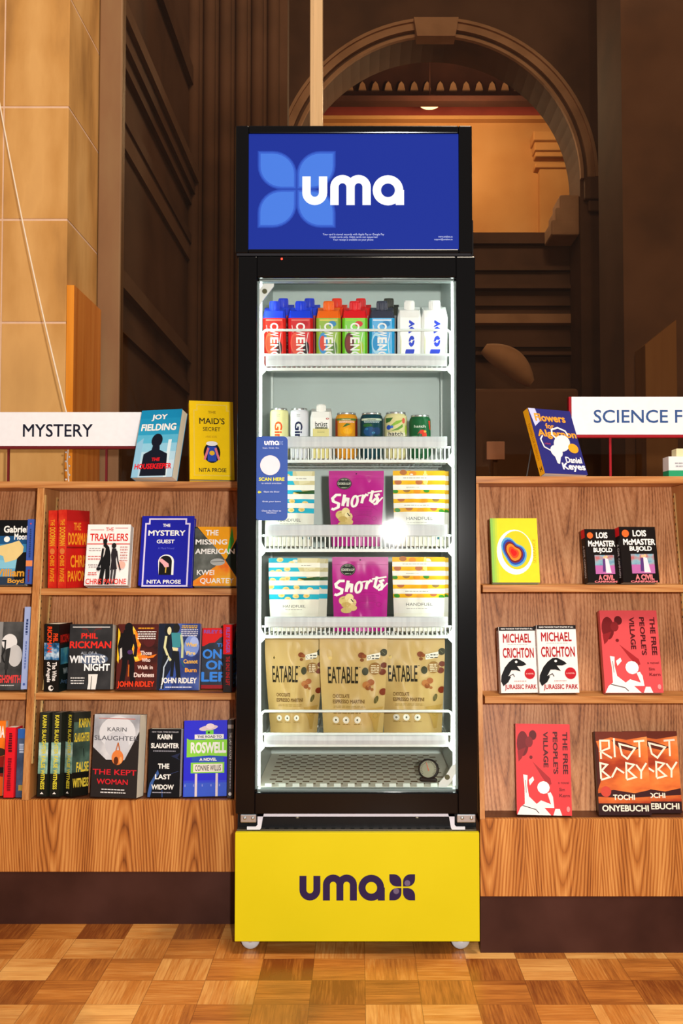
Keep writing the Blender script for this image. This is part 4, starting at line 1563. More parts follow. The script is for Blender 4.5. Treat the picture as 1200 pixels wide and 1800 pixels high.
def art_riot(A):
    A.rect(0, 0, 1, 1, mottled(('#341410', '#a83c1c', '#e87c38', '#f0a868'), 9, 5, stretch=(0.5, 1, 1.4), spread=(0.28, 0.72)))
    A.poly([(0, 0), (1, 0), (1, 0.06), (0.6, 0.10), (0.3, 0.07), (0, 0.12)], '#6a2c1c')
    A.poly([(0.30, 0.10), (0.55, 0.13), (0.85, 0.20), (0.7, 0.24), (0.45, 0.2)], '#5c2418')
    A.poly([(0, 0.10), (0.05, 0.2), (0.06, 0.6), (0, 0.7)], '#4a1c14')
    A.rect(0, 0.86, 1, 1, '#2c1416')
    A.poly([(0, 0.74), (0.3, 0.70), (0.7, 0.74), (1, 0.70), (1, 0.78), (0.5, 0.80), (0, 0.78)], '#3a1a1c')
    W = '#f2e8d4'

    def L(p, w=0.035):
        A.line(p, w, W)
    L([(0.09, 0.33), (0.09, 0.11), (0.26, 0.11), (0.26, 0.20), (0.09, 0.24), (0.30, 0.32)])
    L([(0.36, 0.08), (0.36, 0.31)])
    A.line([(0.46, 0.15), (0.76, 0.20), (0.60, 0.33), (0.50, 0.28)], 0.035, W, True)
    L([(0.74, 0.12), (0.95, 0.11)])
    L([(0.845, 0.12), (0.84, 0.31)])
    L([(0.07, 0.57), (0.07, 0.38), (0.20, 0.40), (0.09, 0.47), (0.24, 0.55), (0.07, 0.58)])
    L([(0.28, 0.55), (0.38, 0.44), (0.52, 0.50)])
    L([(0.56, 0.57), (0.57, 0.38), (0.72, 0.40), (0.60, 0.47), (0.74, 0.55), (0.56, 0.58)])
    L([(0.76, 0.40), (0.85, 0.48), (0.96, 0.38)])
    L([(0.85, 0.48), (0.84, 0.57)])
    A.ell(0.15, 0.72, 0.10, None, '#c84838')
    A.text('TOCHI', 0.28, 0.755, 0.70, 0.82, W, 0.03)
    A.text('ONYEBUCHI', 0.06, 0.88, 0.95, 0.955, W, 0.03)


# ---- left bookcase, on top
ZT = TOP_T
shelf_book('blue paperback with a dark man silhouette, tilted beside the MYSTERY sign', GL, 230, 302, 722, ZT, 2.795, 0.034, '#1488b8', art_housekeeper, yaw=-17, lean=17, paper=PAPER)
shelf_book('yellow hardcover standing on the left bookcase top beside the fridge', GL, 334, 412, 704, ZT, 2.80, 0.028, '#f0c810', art_secret, yaw=14, lean=12, hard=True, paper=PAPER_W)
# ---- left bookcase, upper shelf
y1 = yf(YL, S1L) + 0.012
shelf_book('dark blue paperback with a pale head shape, upper shelf, cut by the photo edge', GL, -32, 43, 914, S1L + 0.004, y1 + 0.012, 0.028, '#10202c', art_gabriel, lean=10)
spine_book('blue spine with an orange band, upper shelf, left of the wood divider', GL, 45, 56.5, 917, S1L + 0.004, y1, 0.09, '#3a56a8', None, spine_blue, yaw=89, roll=2)
spine_book('red spine with orange lettering, left one of two, upper shelf', GL, 83, 99.5, 897, S1L, y1 + 0.0155, 0.090, '#d02420', art_doorman, spine_doorman, yaw=68, hard=True)
spine_book('red book with orange lettering on spine and front, right one of two, upper shelf', GL, 100.5, 117, 896, S1L, y1 + 0.0035, 0.100, '#c4201c', art_doorman, spine_doorman, yaw=68, hard=True)
shelf_book('white paperback with two black walking figures and a red title, upper shelf', GL, 148, 224, 922, S1L, y1 + 0.012, 0.036, '#efecea', art_travelers, lean=12, paper=PAPER_W)
shelf_book('royal blue hardcover with a pale stepped border and small black arch', GL, 243, 336, 907, S1L, y1 + 0.008, 0.030, '#1c20a0', art_mystery, lean=14, hard=True, paper=PAPER_W)
shelf_book('orange and grey paperback partly behind the fridge edge, upper shelf', GL, 339, 415, 926, S1L, y1 + 0.020, 0.028, '#2c302c', art_missing, lean=12)
# ---- left bookcase, middle shelf
y2 = yf(YL, S2L) + 0.012
shelf_book('grey photo-cover book with red lettering, middle shelf, at the photo edge', GL, -20, 36.5, 1093, S2L, y2 + 0.012, 0.026, '#303030', art_grey, lean=9)
spine_book('pale blue thin spine, taller than the grey book, left of the divider', GL, 37.5, 48, 1072, S2L, y2, 0.075, '#9aabd8', None, spine_pale, yaw=89, roll=2.5)
spine_book('black spine with orange and white lettering, first on the middle shelf right of the divider', GL, 76, 104, 1097, S2L, y2 + 0.003, 0.070, '#15120f', art_angels, spine_angels, yaw=77)
shelf_book('dark grey book with red author lettering over a white title, middle shelf', GL, 118, 193.5, 1097, S2L, y2 + 0.016, 0.040, '#1e1e20', art_winter, lean=8)
shelf_book('dark red paperback with flames behind a black figure, middle shelf', GL, 203, 274.5, 1097, S2L, y2 + 0.012, 0.030, '#30100c', art_darkness, lean=9)
shelf_book('blue paperback with a couple standing and yellow title, middle shelf', GL, 275.5, 349, 1096, S2L, y2 + 0.012, 0.026, '#1c2434', art_fire, lean=9, paper=PAPER_W)
shelf_book('red and grey paperback with large bright blue letters, behind a red spine', GL, 353, 412, 1104, S2L, y2 + 0.050, 0.020, '#20242c', art_only, lean=8, w=0.099)
spine_book('red and black spine, last on the middle shelf beside the fridge', GL, 392, 408.5, 1098, S2L, y2, 0.046, '#c81c24', art_only, spine_only, yaw=84)
# ---- left bookcase, ledge
y3 = YL + 0.012
shelf_book('orange book with white letters on the lowest ledge, at the photo edge', GL, -60, 4, 1267, BASE_T, y3 + 0.022, 0.024, '#ee7a1c', art_orange, lean=6)
spine_book('bright red spine with dark lettering on the lowest ledge', GL, 7, 24.5, 1282, BASE_T, y3, 0.05, '#e01c28', None, spine_red, yaw=88, roll=1.5)
shelf_book('blue-topped dark book squeezed beside the divider on the lowest ledge', GL, 27.5, 41.5, 1281, BASE_T, y3 + 0.010, 0.02, '#28344c', art_bluecover, lean=4)
for i, (a, b2, lab) in enumerate(((65, 82.5, 'dark green spine with yellow lettering, nearest the divider, first of three alike'),
                                  (87, 104.5, 'dark green spine with yellow lettering, middle one of three alike'),
                                  (108.5, 126, 'dark green book with yellow lettering on spine and visible front, third of three alike'))):
    spine_book(lab, GL, a, b2, 1257, BASE_T, y3 + 0.002, 0.052 if i == 2 else 0.056, '#22261f', art_witness if i == 2 else None, spine_witness, yaw=48 if i == 2 else 80, roll=2.0)
shelf_book('grey and white book with a hanging orange ornament and red title, lowest ledge', GL, 159, 239.5, 1255, BASE_T, y3 + 0.003, 0.052, '#2a2524', art_kept, yaw=-9, lean=6, paper=PAPER)
shelf_book('small black paperback with white block lettering, lowest ledge', GL, 259, 315, 1281, BASE_T, y3 + 0.008, 0.030, '#0e0f14', art_widow, yaw=-3, lean=6)
shelf_book('bright blue book with a green roadside sign on it, lowest ledge', GL, 322, 398, 1267, BASE_T, y3 + 0.010, 0.020, '#2020d8', art_roswell, lean=8, yaw=5)
spine_book('dark grey spine between the bright blue book and the fridge', GL, 399.5, 409.5, 1268, BASE_T, y3 + 0.002, 0.055, '#38363a', None, spine_station, yaw=88, roll=1)
# ---- right bookcase, on top
shelf_book('navy book with a white mouse and orange spine, tilted on top of the right bookcase', GR, 958, 1033, 717, ZT, 2.607, 0.022, '#2c2c78', art_flowers, spine_flowers, yaw=27, lean=22, paper=PAPER_W)
# ---- right bookcase, upper shelf
y1 = yf(YR, S1R) + 0.012
shelf_book('yellow-green paperback with coloured rings in a white oval, upper shelf', GR, 866, 949, 911, S1R, y1 + 0.012, 0.020, '#8cc058', art_rings, lean=15)
shelf_book('black paperback with white author lettering, left one of the pair', GR, 1034, 1087.5, 930, S1R, y1 + 0.014, 0.026, '#16100f', art_civil, spine_civil, yaw=8, lean=10)
shelf_book('black paperback with white author lettering, right one of the pair', GR, 1095.5, 1159, 926, S1R, y1 + 0.006, 0.030, '#16100f', art_civil, spine_civil, yaw=8, lean=10)
# ---- right bookcase, middle shelf
y2 = yf(YR, S2R) + 0.010
shelf_book('white paperback with a black beast and dark red lettering, left one of the pair', GR, 881, 945, 1102, S2R, y2 + 0.012, 0.026, '#eeeae6', art_park, spine_park, yaw=4, lean=10)
shelf_book('white paperback with a black beast and dark red lettering, right one of the pair', GR, 948.5, 1018, 1099, S2R, y2 + 0.006, 0.030, '#eeeae6', art_park, spine_park, yaw=4, lean=10)
shelf_book('coral red book with sideways title on the middle shelf of the right bookcase', GR, 1064, 1166, 1073, S2R, y2 + 0.008, 0.022, '#dc4c50', make_village(False), lean=15)
# ---- right bookcase, ledge
y3 = YR + 0.020
shelf_book('bright red book with sideways title and white page edge on the lowest right ledge', GR, 909, 1005, 1272, BASE_T, y3 + 0.004, 0.030, '#e23c40', make_village(True), lean=9, yaw=-5, paper=PAPER_W)
shelf_book('dark orange book with brush lettering, front one of two overlapping', GR, 1053, 1145, 1286, BASE_T, y3 + 0.002, 0.018, '#34160f', art_riot, lean=11, yaw=0)
shelf_book('dark orange book with brush lettering, half hidden behind its twin', GR, 1105, 1199, 1285, BASE_T, y3 + 0.024, 0.016, '#34160f', art_riot, lean=11)

# wire easel behind the navy book, small boxed item at the right end of the top
es = MB()
pa = at(935, 770, 2.66)
pa.z = Z(768, 2.66)
es.tube([(X(925, 2.69, 1.2), 2.69, TOP_T + 0.0025), (X(937, 2.72, 1.28), 2.72, Z(768, 2.72))], 0.0018, ink('#8a8480', 0.3, 0.8))
es.tube([(X(925, 2.69, 1.2), 2.69, TOP_T + 0.0025), (X(968, 2.69, 1.2), 2.69, TOP_T + 0.0025)], 0.0018, ink('#8a8480', 0.3, 0.8))
es.tube([(X(968, 2.69, 1.2), 2.69, TOP_T + 0.0025), (X(968, 2.72, 1.28), 2.72, Z(768, 2.72))], 0.0018, ink('#8a8480', 0.3, 0.8))
tag(es.build('book_easel'), 'thin wire easel behind the navy book on the right bookcase', 'book stand')
bx = thing('card_box', 'small white and green card box on the right bookcase top, at the photo edge', 'box', (X(1175, 2.63, 1.2), 2.63, TOP_T))
m = MB()
m.box(0, 0.12, 0, 0.05, 0.0005, 0.018, ink('#2c9c6c', 0.4))
m.box(0, 0.12, 0, 0.05, 0.018, 0.055, ink('#e8e8ea', 0.4))
A = Art(0.12 / 0.055)
A.lines(0.13, 0.30, 0.55, 2, 0.14, 0.06, '#a0a0a8')
A.emit(m, lambda u, v, d: (0.12 * u, -d, 0.055 * (1 - v)))
m.build('carton', bx)
m = MB()
m.box(0.022, 0.118, 0.004, 0.046, 0.055, 0.0765, ink('#e8dcb0', 0.5), 0.002)
m.build('insert', bx)

# ------------------------------------------------------------------ the fridge
FY = 2.49                                    # plane of the door and panels
FX0, FX1 = -0.3055, 0.2965
FC = (FX0 + FX1) / 2
WHITE = mottled(('#c0cac6', '#c8d2ce'), scale=6, rough=0.35)
BLACK = ink('#08080a', 0.14, spec=0.25)
BLACK_M = ink('#0c0c0e', 0.45, spec=0.2)
STEEL = ink('#b8bcc0', 0.3, 0.85)
fridge = thing('display_fridge', 'tall black glass-door vending fridge with blue lit header and yellow base panel', 'fridge', (FC, FY, 0))
ZF = lambda py: Z(py, FY)


def fpart(mb, nm, parent=None):
    if parent is None or parent == fridge:
        for i, p in enumerate(mb.v):
            mb.v[i] = (p[0] - FC, p[1] - FY, p[2])
        return mb.build(nm, fridge)
    for i, p in enumerate(mb.v):
        mb.v[i] = (p[0] - FC, p[1] - FY, p[2])
    return mb.build(nm, parent)


YBK = 3.02
zc0, zc1 = ZF(449), ZF(220.5)
zd0, zd1 = ZF(1431), ZF(450.5)
IX0, IX1, ICEIL, IFLOOR = -0.259, 0.249, 1.80, 0.392
# outer cabinet
m = MB()
m.box(FX0 + 0.001, FX0 + 0.03, FY + 0.046, YBK, 0.06, 1.845, BLACK_M)
m.box(FX1 - 0.03, FX1 - 0.001, FY + 0.046, YBK, 0.06, 1.845, BLACK_M)
m.box(FX0 + 0.03, FX1 - 0.03, YBK - 0.02, YBK, 0.06, 1.845, BLACK_M)
m.box(FX0 + 0.03, FX1 - 0.03, FY + 0.072, YBK - 0.02, 1.815, 1.845, BLACK_M)
m.box(FX0 + 0.03, FX1 - 0.03, FY + 0.05, YBK - 0.02, 0.06, 0.09, BLACK_M)
fpart(m, 'cabinet')
# white liner
m = MB()
yl0, yl1 = FY + 0.047, 2.985
m.box(IX0 - 0.008, IX0, yl0, yl1, IFLOOR - 0.02, ICEIL, WHITE)
m.box(IX1, IX1 + 0.008, yl0, yl1, IFLOOR - 0.02, ICEIL, WHITE)
m.box(IX0 - 0.008, IX1 + 0.008, yl1, yl1 + 0.008, IFLOOR - 0.02, ICEIL, WHITE)
m.box(IX0 - 0.008, IX1 + 0.008, FY + 0.075, yl1 + 0.008, ICEIL, ICEIL + 0.006, WHITE)
m.box(IX0 - 0.008, IX1 + 0.008, yl0, yl1 + 0.008, IFLOOR - 0.026, IFLOOR - 0.02, WHITE)
# pressed seams across the back wall
for zz in (0.72, 0.99, 1.05, 0.80):
    m.box(IX0 + 0.02, IX1 - 0.02, yl1 - 0.0015, yl1, zz, zz + 0.004, ink('#98a4a4', 0.4))
# slotted columns for the shelves
for xx in (IX0, IX1 - 0.006):
    for yy in (2.57, 2.93):
        m.box(xx, xx + 0.006, yy, yy + 0.012, 0.42, 1.72, ink('#e2e8e4', 0.3))
fpart(m, 'liner')
# LED tubes upright just behind the door frame
LED = ink('#f2fff8', 0.4, emit=13.0)
for xx in (IX0 + 0.002, IX1 - 0.010):
    m = MB()
    m.box(xx, xx + 0.008, FY + 0.052, FY + 0.060, 0.40, 1.70, LED)
    fpart(m, 'light_tube')
m = MB()
m.box(IX0 + 0.06, IX1 - 0.06, FY + 0.09, FY + 0.105, ICEIL - 0.010, ICEIL - 0.001, LED)
fpart(m, 'light_tube')
# floor tray with staggered slots
m = MB()
TRAY = ink('#eae6d6', 0.35)
SLOT = ink('#6e5836', 0.6)
m.box(IX0 + 0.001, IX1 - 0.001, FY + 0.075, yl1 - 0.001, IFLOOR - 0.019, IFLOOR, TRAY)
rows, colsn = 15, 26
px_ = (IX1 - IX0 - 0.05) / colsn
for r in range(rows):
    ya = FY + 0.10 + r * 0.0255
    for c in range(colsn // 2):
        xa = IX0 + 0.025 + (2 * c + (r % 2)) * px_
        m.add([(xa, ya, IFLOOR + 0.0004), (xa + px_, ya, IFLOOR + 0.0004), (xa + px_, ya + 0.012, IFLOOR + 0.0004), (xa, ya + 0.012, IFLOOR + 0.0004)], [(0, 1, 2, 3)], SLOT)
for c in range(13):
    xa = IX0 + 0.02 + c * 2 * px_
    m.box(xa, xa + px_, FY + 0.074, FY + 0.08, IFLOOR - 0.002, IFLOOR + 0.008, ink('#eef2e6', 0.3))
fpart(m, 'floor_tray')

# ---- header with the lit sign
hx0, hx1 = X(413.5, FY, 1.95), X(829.5, FY, 1.95)
sx0, sx1, sz0, sz1 = X(436.5, FY, 1.9), X(806, FY, 1.9), ZF(437.5), ZF(234)
m = MB()
yb1 = FY + 0.068
m.box(hx0, sx0, FY, yb1, zc0 + 0.006, zc1, BLACK, 0.003)
m.box(sx1, hx1, FY, yb1, zc0 + 0.006, zc1, BLACK, 0.003)
m.box(sx0, sx1, FY, yb1, sz1, zc1, BLACK, 0.003)
m.box(sx0, sx1, FY, yb1, zc0 + 0.006, sz0, BLACK, 0.003)
m.box(sx0, sx1, FY + 0.02, yb1, sz0, sz1, BLACK_M)
m.box(hx0 + 0.004, hx1 - 0.004, FY + 0.002, yb1, zc0, zc0 + 0.006, ink('#46464c', 0.2, 0.8))
hd = fpart(m, 'header')
m = MB()
SBL = ink('#1c3092', 0.3, emit=0.95)
m.box(sx0 + 0.0003, sx1 - 0.0003, FY + 0.004, FY + 0.0195, sz0 + 0.0003, sz1 - 0.0003, SBL)
sw, sh = sx1 - sx0, sz1 - sz0
A = Art(sw / sh)
u_ = lambda px: (px - 436.5) / (806 - 436.5)
v_ = lambda py: (py - 234) / (437.5 - 234)
for k, (g, c) in enumerate(((0.010, '#2c4cb4'), (0.004, '#3a62cc'), (-0.004, '#4a7ce0'))):
    x, y, s = u_(456) - g, v_(268) - g * A.a, (586 - 456) / 369.5 + 2 * g
    h_ = s * 0.46 + (0 if k == 2 else 0)
    for ix in (0, 1):
        for iy in (0, 1):
            hh = (586 - 456) / 369.5 * 0.475 + 2 * g
            cx = u_(456) + ix * ((586 - 456) / 369.5 * 0.525) - g
            cy = iy * ((586 - 456) / 369.5 * 0.525) - g
            A.poly([(p[0], v_(268) + p[1] * A.a) for p in petal_poly(cx, cy, hh, ix != iy)], ink(c, 0.3, emit=0.9))
LWHITE = ink('#f4f6fa', 0.4, emit=1.0)
art_uma(A, u_(531), v_(307), (710 - 531) / 369.5, LWHITE)
TW = ink('#c8d0f0', 0.4, emit=0.9)
A.text('Your card is stored securely with Apple Pay or Google Pay', u_(567), v_(409.5), u_(675), v_(414), TW, 0.01)
A.text('Credit cards only. Debit cards not supported', u_(579), v_(414.5), u_(663), v_(418.5), TW, 0.01)
A.text('Your receipt is available on your phone', u_(585), v_(419), u_(656), v_(423.5), TW, 0.01)
A.text('www.umabox.ca', u_(770), v_(413.5), u_(795), v_(417), TW, 0.01)
A.text('support@umabox.ca', u_(763), v_(418.5), u_(795), v_(422.5), TW, 0.01)
A.emit(m, lambda u, v, d: (sx0 + u * sw, FY + 0.004 - d, sz1 - v * sh))
fpart(m, 'sign_screen', hd)

# ---- door
ox0, ox1 = -0.2565, 0.2465
oz0, oz1 = ZF(1393.5), ZF(487.5)
dx0, dx1 = FX0 + 0.001, FX1 - 0.0015
m = MB()
yd0, yd1 = FY, FY + 0.042
m.box(dx0, ox0, yd0, yd1, zd0, zd1, BLACK, 0.003)
m.box(ox1, dx1, yd0, yd1, zd0, zd1, BLACK, 0.003)
m.box(ox0, ox1, yd0, yd1, oz1, zd1, BLACK, 0.003)
m.box(ox0, ox1, yd0, yd1, zd0, oz0, BLACK, 0.003)
for (a, b2, c, d) in ((ox0, ox0 + 0.004, oz0, oz1), (ox1 - 0.004, ox1, oz0, oz1), (ox0, ox1, oz1 - 0.004, oz1), (ox0, ox1, oz0, oz0 + 0.004)):
    m.box(a, b2, yd0 + 0.022, yd1, c, d, ink('#8e9a98', 0.3))
door = fpart(m, 'door')
m = MB()
m.box(ox0 + 0.0002, ox1 - 0.0002, FY + 0.008, FY + 0.012, oz0 + 0.0002, oz1 - 0.0002, glass_mat('door_glass', (0.975, 0.985, 0.975, 1), 0.045, 1.22))
fpart(m, 'glass', door)
# corner straps with a bolt hole, seen through the glass
for (pa, pb, sgn) in (((449, 494), (480, 540), 1), ((772, 1345), (804, 1388), -1)):
    m = MB()
    xa, xb2 = X(pa[0], FY, 1.6 if sgn > 0 else 0.4), X(pb[0], FY, 1.6 if sgn > 0 else 0.4)
    za, zb = ZF(pb[1]), ZF(pa[1])
    w, h = xb2 - xa, zb - za
    if sgn > 0:
        poly = [(0.02, 0.02), (0.42, 0.42), (0.98, 0.90), (1.0, 1.0), (0.40, 1.0), (0.10, 0.72), (0.02, 0.40)]
        hole = (0.46, 0.70)
    else:
        poly = [(0.98, 0.98), (0.72, 0.86), (0.42, 0.50), (0.02, 0.18), (0.0, 0.0), (0.45, 0.0), (0.72, 0.24), (0.98, 0.62)]
        hole = (0.48, 0.42)
    m.prism([(xa + p[0] * w, za + p[1] * h) for p in poly], lambda a, c, d: (a, FY + 0.024 + d, c), 0.0, 0.006, ink('#e8ece8', 0.3))
    m.lathe([(0.0065, 0.0), (0.0065, 0.0012)], ink('#5c5c44', 0.4), (xa + hole[0] * w, FY + 0.0238, za + hole[1] * h), 16, 'Y', False)
    fpart(m, 'corner_strap', door)
# blue instruction label stuck on the glass
lx0, lx1, lz0, lz1 = X(448.5, FY, 1.2), X(505, FY, 1.2), ZF(914.5), ZF(766.5)
m = MB()
lw, lh = lx1 - lx0, lz1 - lz0
rc = 0.011
out = []
for (cx, cz, a0) in ((lx1 - rc, lz1 - rc, 0), (lx0 + rc, lz1 - rc, 90), (lx0 + rc, lz0 + rc, 180), (lx1 - rc, lz0 + rc, 270)):
    out += [(p[0], p[1]) for p in arc(cx, cz, rc, a0, a0 + 90, 6)]
m.prism(out, lambda a, c, d: (a, FY + 0.0062 + d, c), 0.0, 0.0012, ink('#3554a4', 0.5))
A = Art(lw / lh)
art_uma(A, 0.27, 0.052, 0.46, '#f2f4fa')
art_blossom(A, 0.73, 0.055, 0.125, '#6c84c4')
A.text('Scan. Grab. Go.', 0.22, 0.13, 0.74, 0.147, '#c0cbe8', 0.015)
A.ell(0.455, 0.345, 0.31, None, '#e0d8e2', n=36)
A.text('SCAN HERE', 0.105, 0.49, 0.905, 0.532, '#e8e030', 0.03)
A.text('to unlock smartbox', 0.19, 0.55, 0.81, 0.568, '#c0cbe8', 0.015)
A.poly([(0.07, 0.665), (0.12, 0.645), (0.12, 0.657), (0.18, 0.657), (0.18, 0.673), (0.12, 0.673), (0.12, 0.685)], '#e8e030')
A.text('Open the Door', 0.26, 0.652, 0.75, 0.674, '#d0d8ee', 0.02)
A.text('Grab your items', 0.22, 0.768, 0.79, 0.79, '#d0d8ee', 0.02)
A.text('Close the Door to', 0.20, 0.878, 0.80, 0.896, '#d0d8ee', 0.02)
A.text('Checkout', 0.345, 0.902, 0.66, 0.918, '#d0d8ee', 0.02)
A.emit(m, lambda u, v, d: (lx0 + u * lw, FY + 0.0062 - d, lz1 - v * lh))
fpart(m, 'instruction_label', door)
# lamp and glints on the top rail
m = MB()
m.lathe([(0.0, 0.0012), (0.0022, 0.0008), (0.0026, 0.0)], ink('#ff3020', 0.4, emit=6.0), (X(495, FY, 1.74), FY, ZF(455)), 10, 'Y')
fpart(m, 'indicator_lamp', door)

# ---- below the door: hinges, white rail, grille
zy1 = ZF(1461)
m = MB()
WR = ink('#d4d6e2', 0.4)
za, zb = ZF(1436.5), ZF(1431.5)
ya, yb_ = FY + 0.006, FY + 0.010
xL, xR = X(452, FY, 0.34), X(799, FY, 0.34)
m.box(xL, xR, ya, yb_, za, zb, WR)
for sgn, xe in ((1, xL), (-1, xR)):
    m.prism([(xe, zb), (xe + sgn * 0.016, zb), (xe + sgn * 0.013, za - 0.004), (xe + sgn * 0.009, zy1 + 0.006), (xe + sgn * 0.006, zy1 + 0.002), (xe - sgn * 0.026, zy1 + 0.002), (xe - sgn * 0.026, zy1 + 0.009), (xe - sgn * 0.004, zy1 + 0.009), (xe, zy1 + 0.014)],
            lambda a, c, d: (a, ya + d, c), 0.0, 0.004, WR)
fpart(m, 'rail')
m = MB()
m.box(FX0 + 0.032, FX1 - 0.032, FY + 0.030, FY + 0.036, 0.09, ZF(1432), ink('#18181a', 0.35))
m.box(FX0 + 0.004, FX1 - 0.004, FY + 0.012, FY + 0.03, 0.26, zy1 + 0.0015, ink('#5c5650', 0.3, 0.6))
for k in range(22):
    xa = FX0 + 0.05 + k * 0.0235
    m.box(xa, xa + 0.010, FY + 0.0285, FY + 0.0302, zb - 0.020, zb - 0.012, BLACK_M)
    m.box(xa, xa + 0.010, FY + 0.014, FY + 0.022, zy1 + 0.0012, zy1 + 0.0022, BLACK_M)
for px in (521.5, 734):
    m.lathe([(0.0, 0.006), (0.004, 0.005), (0.005, 0.0)], STEEL, (X(px, FY, 0.33), FY + 0.028, ZF(1441)), 12, 'Y')
fpart(m, 'grille')
for (pa, pb) in ((422, 450), (803, 836)):
    m = MB()
    xa, xb2 = X(pa, FY, 0.33), X(pb, FY, 0.33)
    m.box(xa, xb2, FY + 0.004, FY + 0.03, ZF(1447), ZF(1432.5), STEEL, 0.002)
    for q in (0.28, 0.78):
        m.lathe([(0.0, 0.003), (0.003, 0.0025), (0.0045, 0.0)], STEEL, (xa + q * (xb2 - xa), FY + 0.004, ZF(1439)), 12, 'Y')
    fpart(m, 'hinge')
# ---- yellow base panel with the word mark
YEL = mottled(('#d0c010', '#d6c616'), scale=3, rough=0.42)
yx0, yx1, yz0, yz1 = X(413.3, FY, 0.17) - 0.0002, X(842, FY, 0.17), ZF(1653.5), ZF(1462.5)
m = MB()
m.box(yx0, yx1, FY - 0.006, FY + 0.010, yz0, yz1, YEL, 0.0012)
m.box(yx0 + 0.006, yx1 - 0.006, FY + 0.012, YBK - 0.02, 0.052, 0.062, BLACK_M)
yw, yh = yx1 - yx0, yz1 - yz0
A = Art(yw / yh)
uy = lambda px: (px - 413.3) / (842 - 413.3)
vy = lambda py: (py - 1462.5) / (1653.5 - 1462.5)
PUR = ink('#2c1c44', 0.45)
art_uma(A, uy(526.5), vy(1536), (676 - 526.5) / 428.7, PUR)
art_blossom(A, uy(684), vy(1535.5), 45.0 / 428.7, PUR, 0.06)
for (cx, cy) in ((709.5, 1552), (702, 1566)):
    A.ell(uy(cx + (6 if cx > 706 else -6)), vy(cy - 1), 0.012, None, '#6a5c78')
A.emit(m, lambda u, v, d: (yx0 + u * yw, FY - 0.006 - d, yz1 - v * yh))
fpart(m, 'base_panel')
# ---- castors
for (xx, yy) in ((X(440, FY + 0.035, 0.03), FY + 0.04), (X(809, FY + 0.035, 0.03), FY + 0.04), (X(440, FY, 0.03), YBK - 0.06), (X(809, FY, 0.03), YBK - 0.06)):
    m = MB()
    m.lathe([(0.008, -0.009), (0.021, -0.009), (0.0235, -0.005), (0.0235, 0.005), (0.021, 0.009), (0.008, 0.009)], ink('#c8ccd0', 0.4), (xx, yy, 0.0240), 24, 'Y')
    m.lathe([(0.006, -0.0105), (0.006, 0.0105)], STEEL, (xx, yy, 0.0240), 12, 'Y', False)
    m.box(xx - 0.012, xx + 0.012, yy - 0.014, yy - 0.0112, 0.030, 0.052, STEEL)
    m.box(xx - 0.012, xx + 0.012, yy + 0.0112, yy + 0.014, 0.030, 0.052, STEEL)
    m.box(xx - 0.016, xx + 0.016, yy - 0.016, yy + 0.016, 0.048, 0.0525, STEEL)
    fpart(m, 'castor')

# ---- wire shelves
WIRE = ink('#e6ece8', 0.35)
ALU = mottled(('#c8ccd0', '#d8dcde'), scale=3, stretch=(30, 1, 1), rough=0.28)
SY0, SY1 = 2.562, 2.955
SX0, SX1 = IX0 + 0.0075, IX1 - 0.0075


